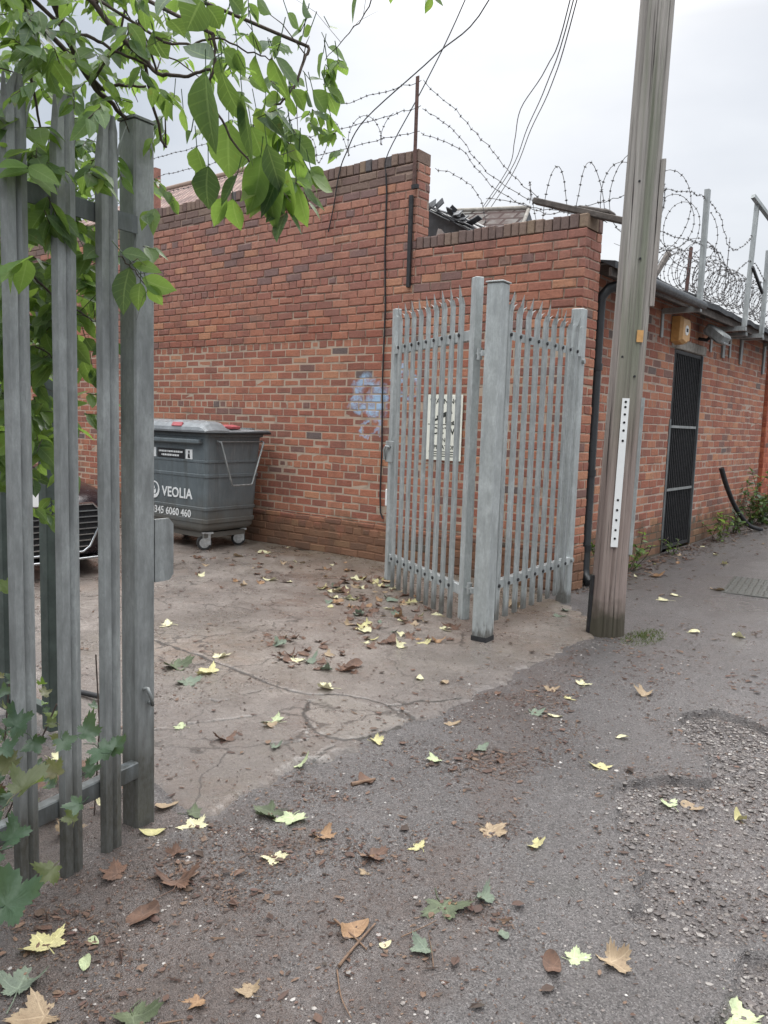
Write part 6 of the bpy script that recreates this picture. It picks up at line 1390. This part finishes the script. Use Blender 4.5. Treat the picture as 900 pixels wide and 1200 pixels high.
def dens(x, y):
    X = x[None, :]; Y = y[None, :]
    d = lane_mask(X, Y)[1][0]
    clump = sstep(.45, .68, fbm(x*4.5+3, y*4.5, 3, 66))
    d = d*(.25+.95*clump)
    for poly, k in (((D['drift'][0]), 1.0), ((D['drift'][1]), .30), ((D['drift'][2]), .45)):
        s = sdf(X, Y, poly)[0]; d = np.maximum(np.where(x < edge_x(y), .05, d), k*(1-sstep(-.10, .2, s))*(.15+clump))
    d = np.where(broken_of(X, Y)[0] < 0, d*.35, d)
    return d
def litter(name, label, n, box, lmin, lmax, seed, dn=dens):
    rr = random.Random(seed); xy = scatter(n, *box, dn); z = gz_arr(xy[:, 0], xy[:, 1]); mb = MB()
    for (x, y), zz in zip(xy, z):
        L = rr.uniform(lmin, lmax); L *= (1 if rr.random() < .8 else 1.7); w_ = L*rr.uniform(.12, .7); a = rr.uniform(0, 6.28); ca, sa = math.cos(a), math.sin(a)
        k = rr.uniform(.0, .5)*w_; t1, t2 = rr.uniform(0, .25)*L, rr.uniform(0, .25)*L
        pts = [(-L/2, 0, t1), (-L*.1, -w_/2, k), (L*.3, -w_*.35, k), (L/2, 0, t2), (L*.2, w_/2, k*.8), (-L*.25, w_*.4, k)]
        mb.add([(x+p*ca-q*sa, y+p*sa+q*ca, zz+.0015+r) for p, q, r in pts], [(0, 1, 2, 3), (0, 3, 4, 5)])
    return tag(mb.build(name, M['litter']), label, 'litter', kind='stuff')
litter('leaf_mould', 'fine brown crumbled leaf litter strewn over the near asphalt', 26000, (-2.4, .5, .2, 4.6), .003, .011, 3)
litter('yard_crumbs', 'tiny dark bits of leaf and grit strewn over the yard concrete', 5000, (-6.6, -2.2, 1.9, 6.4), .004, .016, 7, lambda x, y: .12+.9*sstep(.45, .7, fbm(x*2.2, y*2.2, 4, 23)))
litter('leaf_crumbs', 'brown crushed leaf scraps along the slab edge and in the yard', 3600, (-6.6, -.2, .4, 6.4), .008, .030, 4)
litter('wall_foot_litter', 'brown leaf litter gathered along the foot of the lane wall', 1600, (-3.15, -2.3, 6.5, 13.5), .015, .05, 5, lambda x, y: 1-sstep(.05, .5, x+3.2)+.05)

# ------------------------------------------------------------------ fallen leaves, each its own object
TYPE = {'ly': ('yellow', 'ly'), 'lc': ('pale cream', 'lc'), 'lg': ('pale green', 'lg'), 'lt': ('tan', 'lt'), 'lo': ('orange brown', 'lo'), 'lb': ('dark brown', 'lb'), 'ld': ('dark green', 'ld'), 'le': ('grey green', 'le')}
rr = random.Random(99)
SH = {}
def leaf_variant(sh, k):
    if (sh, k) not in SH:
        mb = lobed_leaf(1.0, random.Random(500+k*7+(3 if sh == 'o' else 0)), rr.uniform(.18, .62), sh == 'o'); SH[(sh, k)] = mb
    return SH[(sh, k)]
LM = {}
def put_leaf(x, y, s, t, sh, label, group, tilt=.18, dz=0.0, k=None):
    k = rr.randrange(8) if k is None else k
    key = (sh, k, t)
    if key not in LM:
        o = leaf_variant(sh, k).build('fallen_leaf', M[TYPE[t][1]]); LM[key] = o.data; bpy.data.objects.remove(o)
    o = bpy.data.objects.new('fallen_leaf', LM[key]); COL.objects.link(o)
    o.location = (x, y, gz(x, y)+dz-.1*s*tilt); o.scale = (s, s*rr.uniform(.75, 1.05), s*rr.uniform(.5, 1.1))
    o.rotation_euler = (rr.uniform(-tilt, tilt), rr.uniform(-tilt, tilt), rr.uniform(0, 6.28))
    return tag(o, label, 'leaf', group)

LAB = ['yellow lobed leaf lying below the foot of the first pale, lower left', 'tan curled leaf at the bottom left corner of the picture', 'dark green lobed leaf lying at the bottom edge, left of the small orange leaf', 'small orange leaf near the bottom edge right of the dark green one', 'pale tan leaf at the bottom edge right of the small orange leaf', 'curled brown leaf between the yellow leaf and the fence foot',
 'large pale green maple leaf touching a darker green one, left of centre foreground', 'green maple leaf tucked against the large pale green one', 'orange brown maple leaf just right of the pale green pair', 'cream undersided leaf just right of the gate post foot', 'folded dark green leaf standing behind the cream leaf by the gate post', 'small bright yellow leaf at the foot of the square gate post',
 'yellow maple leaf alone on dark asphalt in the centre foreground', 'yellow cream maple leaf left of the broken hollow edge', 'yellow leaf on asphalt above the corner of the broken hollow', 'pale green yellow leaf at the slab edge with a long stalk', 'grey green leaf right of the long stalked leaf', 'large folded dark green leaf with a red stalk in the bottom centre', 'grey green leaf lying right of the large folded dark green one', 'pale grey green leaf below the large folded dark green one',
 'pale green leaf touching a tan one near the bottom right of centre', 'ragged tan leaf right of the pale green one near the bottom', 'crumpled brown leaf left of the pale green and tan pair', 'large pale green leaf at the bottom right corner', 'yellow green leaf lying on the chippings of the hollow', 'tan leaf beside the yellow green one on the chippings', 'small yellow leaf at the right of the chippings',
 'decayed pale tan leaf flattened on the asphalt right of centre', 'flattened brown leaf in the centre foreground', 'cream curled leaf below the pale green pair', 'large flattened dark brown leaf below the gate post', 'dark brown leaf left of the large flattened brown one', 'small orange brown curled leaf in the lower centre', 'large grey green leaf at the left edge near the bottom', 'tiny cream leaf fragment in the lower centre',
 'yellow leaf at the edge of the pale concrete patch', 'pale green leaf below the cracked slab, left of the concrete patch', 'pale green leaf above it on the cracked slab', 'small pale green leaf on the slab just right of the gate post', 'cream maple leaf at the top of the round concrete patch', 'cream leaf alone on the yard slab right of the gate post at bin distance', 'cream maple leaf amid dark leaves left of the long crack', 'yellow leaf lying in the dark leaf cluster left of the long crack', 'grey green leaf lowest in the dark cluster by the gate post', 'dark green leaf at the left of the dark cluster by the gate post', 'cream leaf at the front of the yard leaf drift', 'grey green leaf next to the cream one at the front of the yard drift',
 'tan leaf on the slab just left below the stout post', 'yellow leaf on asphalt below the stout post', 'cream leaf on asphalt between stout post and pole', 'grey green leaf on asphalt in front of the slab edge', 'small cream leaf right of the grey green one by the slab edge', 'tan leaf on the slab edge right of the round patch', 'tan leaf on asphalt right of and below the pole', 'cream leaf in the cluster beyond the pole', 'orange brown leaf farthest in the cluster beyond the pole']
for i, (x, y, s, t, sh) in enumerate(D['leaves']):
    if i < len(LAB): put_leaf(x, y, s, t, sh, LAB[i], 'large fallen leaves', .20 if s < .14 else .12, .003, k=i % 14)
    else:
        zone = 'lane' if x > -2.15 else 'yard'
        lab = {'lane': 'small fallen leaf lying alone on the lane asphalt', 'yard': 'small fallen leaf lying on the yard concrete'}[zone]
        put_leaf(x, y, s, t, sh, lab, f'small leaves on the {zone}', .25, .004)
# drift of small leaves against the open gate, and across the yard
def in_p(x, y, poly): return bool(in_poly(np.array([x]), np.array([y]), poly)[0])
def fill(poly, n, smin, smax, types, label, group):
    xs_ = [p[0] for p in poly]; ys_ = [p[1] for p in poly]; k = 0
    while k < n:
        x, y = rr.uniform(min(xs_), max(xs_)), rr.uniform(min(ys_), max(ys_))
        if not in_p(x, y, poly): continue
        put_leaf(x, y, rr.uniform(smin, smax), rr.choice(types), rr.choice('mmo'), label, group, .35, .006); k += 1
fill(D['drift'][0], 150, .05, .14, ['lb', 'lb', 'lb', 'lt', 'lo', 'lb', 'le', 'lb', 'ly', 'lc'], 'small curled leaf in the drift of brown leaves in front of the open gate', 'drift of leaves by the gate')
fill(D['drift'][1], 60, .05, .11, ['lb', 'lb', 'lt', 'lo', 'lb', 'lb', 'lc'], 'small dead leaf scattered on the yard concrete between the bin and the wall', 'leaves scattered near the bin')
fill(D['drift'][2], 30, .06, .13, ['lb', 'lb', 'lb', 'le', 'lb', 'lt'], 'dark wet leaf in the patch of leaves in the middle of the yard slab', 'leaves on the yard slab')
for k in range(26):
    x = -3.05+abs(rr.gauss(0, .3)); y = rr.uniform(7.3, 13.2)
    put_leaf(x, y, rr.uniform(.05, .11), rr.choice(['lb', 'lt', 'lc', 'lo', 'lb', 'ly']), rr.choice('mmo'), 'small dead leaf lying along the foot of the lane wall', 'leaves along the lane wall', .3, .004)
for k in range(26):
    x, y = rr.uniform(-3.1, -2.36), rr.uniform(1.0, 1.72)
    put_leaf(x, y, rr.uniform(.08, .15), rr.choice(['lb', 'lt', 'lb', 'lc', 'lb']), 'm', 'dead leaf piled at the foot of the left palisade fence', 'leaves under the left fence', .45, .03)
for k in range(70):
    x, y = rr.uniform(-2.2, -.5), rr.uniform(.9, 4.3)
    if float(dens(np.array([x]), np.array([y]))[0]) < rr.uniform(.2, .7): continue
    put_leaf(x, y, rr.uniform(.03, .075), rr.choice(['lb', 'lb', 'lb', 'lt', 'lb', 'lo', 'le']), rr.choice('mmo'), 'small crumpled brown leaf scrap trodden into the litter on the asphalt', 'trodden leaf scraps on the asphalt', .2, .002)
# twigs
def twig(pts, r, label):
    P_ = catmull([(x, y, gz(x, y)+z) for x, y, z in pts], 5); mb = MB(); mb.tube(P_, [r*(1-.5*i/len(P_)) for i in range(len(P_))], 6)
    tag(mb.build('twig', M['twig'], org=tuple(P_[0])), label, 'twig')
M['twig'] = simple('twig_bark', (.16, .10, .065), .85, 0, .3, 40, .4)
for p, r, l in D['twigs']: twig(p, r, l)
# iron drain cover on the lane
dc = thing('drain_cover', 'worn iron drain cover with a raised chequer pattern set in the lane near the wall', 'drain cover', (-1.75, 8.15, 0))
mb = MB(); z0 = -.008
mb.obox((-1.75, 8.15, z0-.01), (.62, .95, .03), R(8), 0, .004); mb.build('frame', M['galv_rail'], dc)
mb = MB(); Mx = Matrix.Rotation(R(8), 3, 'Z')
for i in range(11):
    for j in range(17):
        p = Mx @ Vector((-.27+i*.054+rr.uniform(-.006, .006), -.43+j*.054+rr.uniform(-.006, .006), 0))+Vector((-1.75, 8.15, z0+.006)); mb.obox(p, (.030*rr.uniform(.7, 1.2), .022*rr.uniform(.7, 1.2), .010), R(8+(45 if (i+j) % 2 else -45)), 0, .003)
mb.build('tread', M['galv_dark'], dc)

# ------------------------------------------------------------------ camera, world, sun
cam = bpy.data.cameras.new('camera'); co = bpy.data.objects.new('camera', cam); COL.objects.link(co)
cam.sensor_fit = 'VERTICAL'; cam.sensor_height = 36.0; cam.lens = 930/1200*36
cam.clip_start = .02; cam.clip_end = 1000
R3 = Matrix(CAMR)
co.matrix_world = Matrix.Translation((0, 0, 1.45)) @ R3.to_4x4()
SC.camera = co
wd = bpy.data.worlds.new('World'); SC.world = wd; wd.use_nodes = True
nt = wd.node_tree; nt.nodes.clear()
def N(t, **k):
    n = nt.nodes.new('ShaderNode'+t)
    for a, b in k.items():
        if a in n.inputs: n.inputs[a].default_value = b
        else: setattr(n, a, b)
    return n
Lk = nt.links.new
out = N('OutputWorld'); bg = N('Background'); bg.inputs[1].default_value = .1
sky = N('TexSky', sky_type='NISHITA'); sky.sun_disc = False
SUN_EL, SUN_AZ = R(42), R(-28)   # azimuth from +Y towards +X
sky.sun_elevation = SUN_EL; sky.sun_rotation = SUN_AZ; sky.air_density = 1.0; sky.dust_density = 3.0
tc = N('TexCoord'); sep = N('SeparateXYZ'); Lk(tc.outputs['Generated'], sep.inputs[0])
mp = N('Mapping'); mp.inputs['Scale'].default_value = (1.6, 1.6, 4.0); Lk(tc.outputs['Generated'], mp.inputs[0])
nz = N('TexNoise', Scale=1.5, Detail=5, Roughness=.5); Lk(mp.outputs[0], nz.inputs['Vector'])
def ramp(fac, stops):
    r = N('ValToRGB'); cr = r.color_ramp
    while len(cr.elements) > 1: cr.elements.remove(cr.elements[-1])
    for i, (p, c) in enumerate(stops):
        e = cr.elements[0] if i == 0 else cr.elements.new(p); e.position = p; e.color = (*c, 1)
    Lk(fac, r.inputs[0]); return r.outputs[0]
# overcast dome: grey-white near the horizon, several times brighter towards the zenith
elev = ramp(sep.outputs[2], [(0.0, (.95, .965, .985)), (.16, (.80, .855, .92)), (.40, (.74, .81, .90)), (.58, (1, 1, 1)), (1.0, (1, 1, 1))])
cl = ramp(nz.outputs['Fac'], [(.32, (.80, .83, .87)), (.5, (.95, .96, .975)), (.66, (1.14, 1.135, 1.12))])
mul = N('Mix', data_type='RGBA', blend_type='MULTIPLY'); mul.inputs[0].default_value = 1; Lk(elev, mul.inputs[6]); Lk(cl, mul.inputs[7])
# brightest break in the cloud low over the wall
dt = N('VectorMath', operation='DOT_PRODUCT'); Lk(tc.outputs['Generated'], dt.inputs[0]); dt.inputs[1].default_value = GLOW
gl_ = ramp(dt.outputs['Value'], [(.90, (0, 0, 0)), (1.0, (.26, .25, .24))])
ad = N('Mix', data_type='RGBA', blend_type='ADD'); ad.inputs[0].default_value = 1; Lk(mul.outputs[2], ad.inputs[6]); Lk(gl_, ad.inputs[7])
zen = N('MapRange'); zen.inputs['From Min'].default_value = .42; zen.inputs['From Max'].default_value = .9; zen.inputs['To Min'].default_value = 1.0; zen.inputs['To Max'].default_value = ZEN; Lk(sep.outputs[2], zen.inputs['Value'])
sc10 = N('VectorMath', operation='SCALE'); Lk(ad.outputs[2], sc10.inputs[0])
m10 = N('Math', operation='MULTIPLY'); Lk(zen.outputs[0], m10.inputs[0]); m10.inputs[1].default_value = 10.0*SKYK; Lk(m10.outputs[0], sc10.inputs['Scale'])
mx = N('Mix', data_type='RGBA'); mx.inputs[0].default_value = .93; Lk(sky.outputs[0], mx.inputs[6]); Lk(sc10.outputs[0], mx.inputs[7])
Lk(mx.outputs[2], bg.inputs[0]); Lk(bg.outputs[0], out.inputs[0])
sl_ = bpy.data.lights.new('sun', 'SUN'); sl_.energy = .9; sl_.angle = R(30); sl_.color = (1, .97, .93)
so = bpy.data.objects.new('sun', sl_); COL.objects.link(so)
sd_ = Vector((math.sin(SUN_AZ)*math.cos(SUN_EL), math.cos(SUN_AZ)*math.cos(SUN_EL), math.sin(SUN_EL)))
so.rotation_euler = sd_.to_track_quat('Z', 'Y').to_euler(); so.location = sd_*60
vs_ = SC.view_settings; vs_.view_transform = 'Standard'; vs_.look = 'None'; vs_.exposure = EXPO; vs_.gamma = 1.0; vs_.use_curve_mapping = False
SC.display_settings.display_device = 'sRGB'
SC.render.engine = 'CYCLES'
SC.cycles.max_bounces = 6; SC.cycles.diffuse_bounces = 3; SC.cycles.transmission_bounces = 4; SC.cycles.transparent_max_bounces = 4
SC.cycles.use_denoising = True
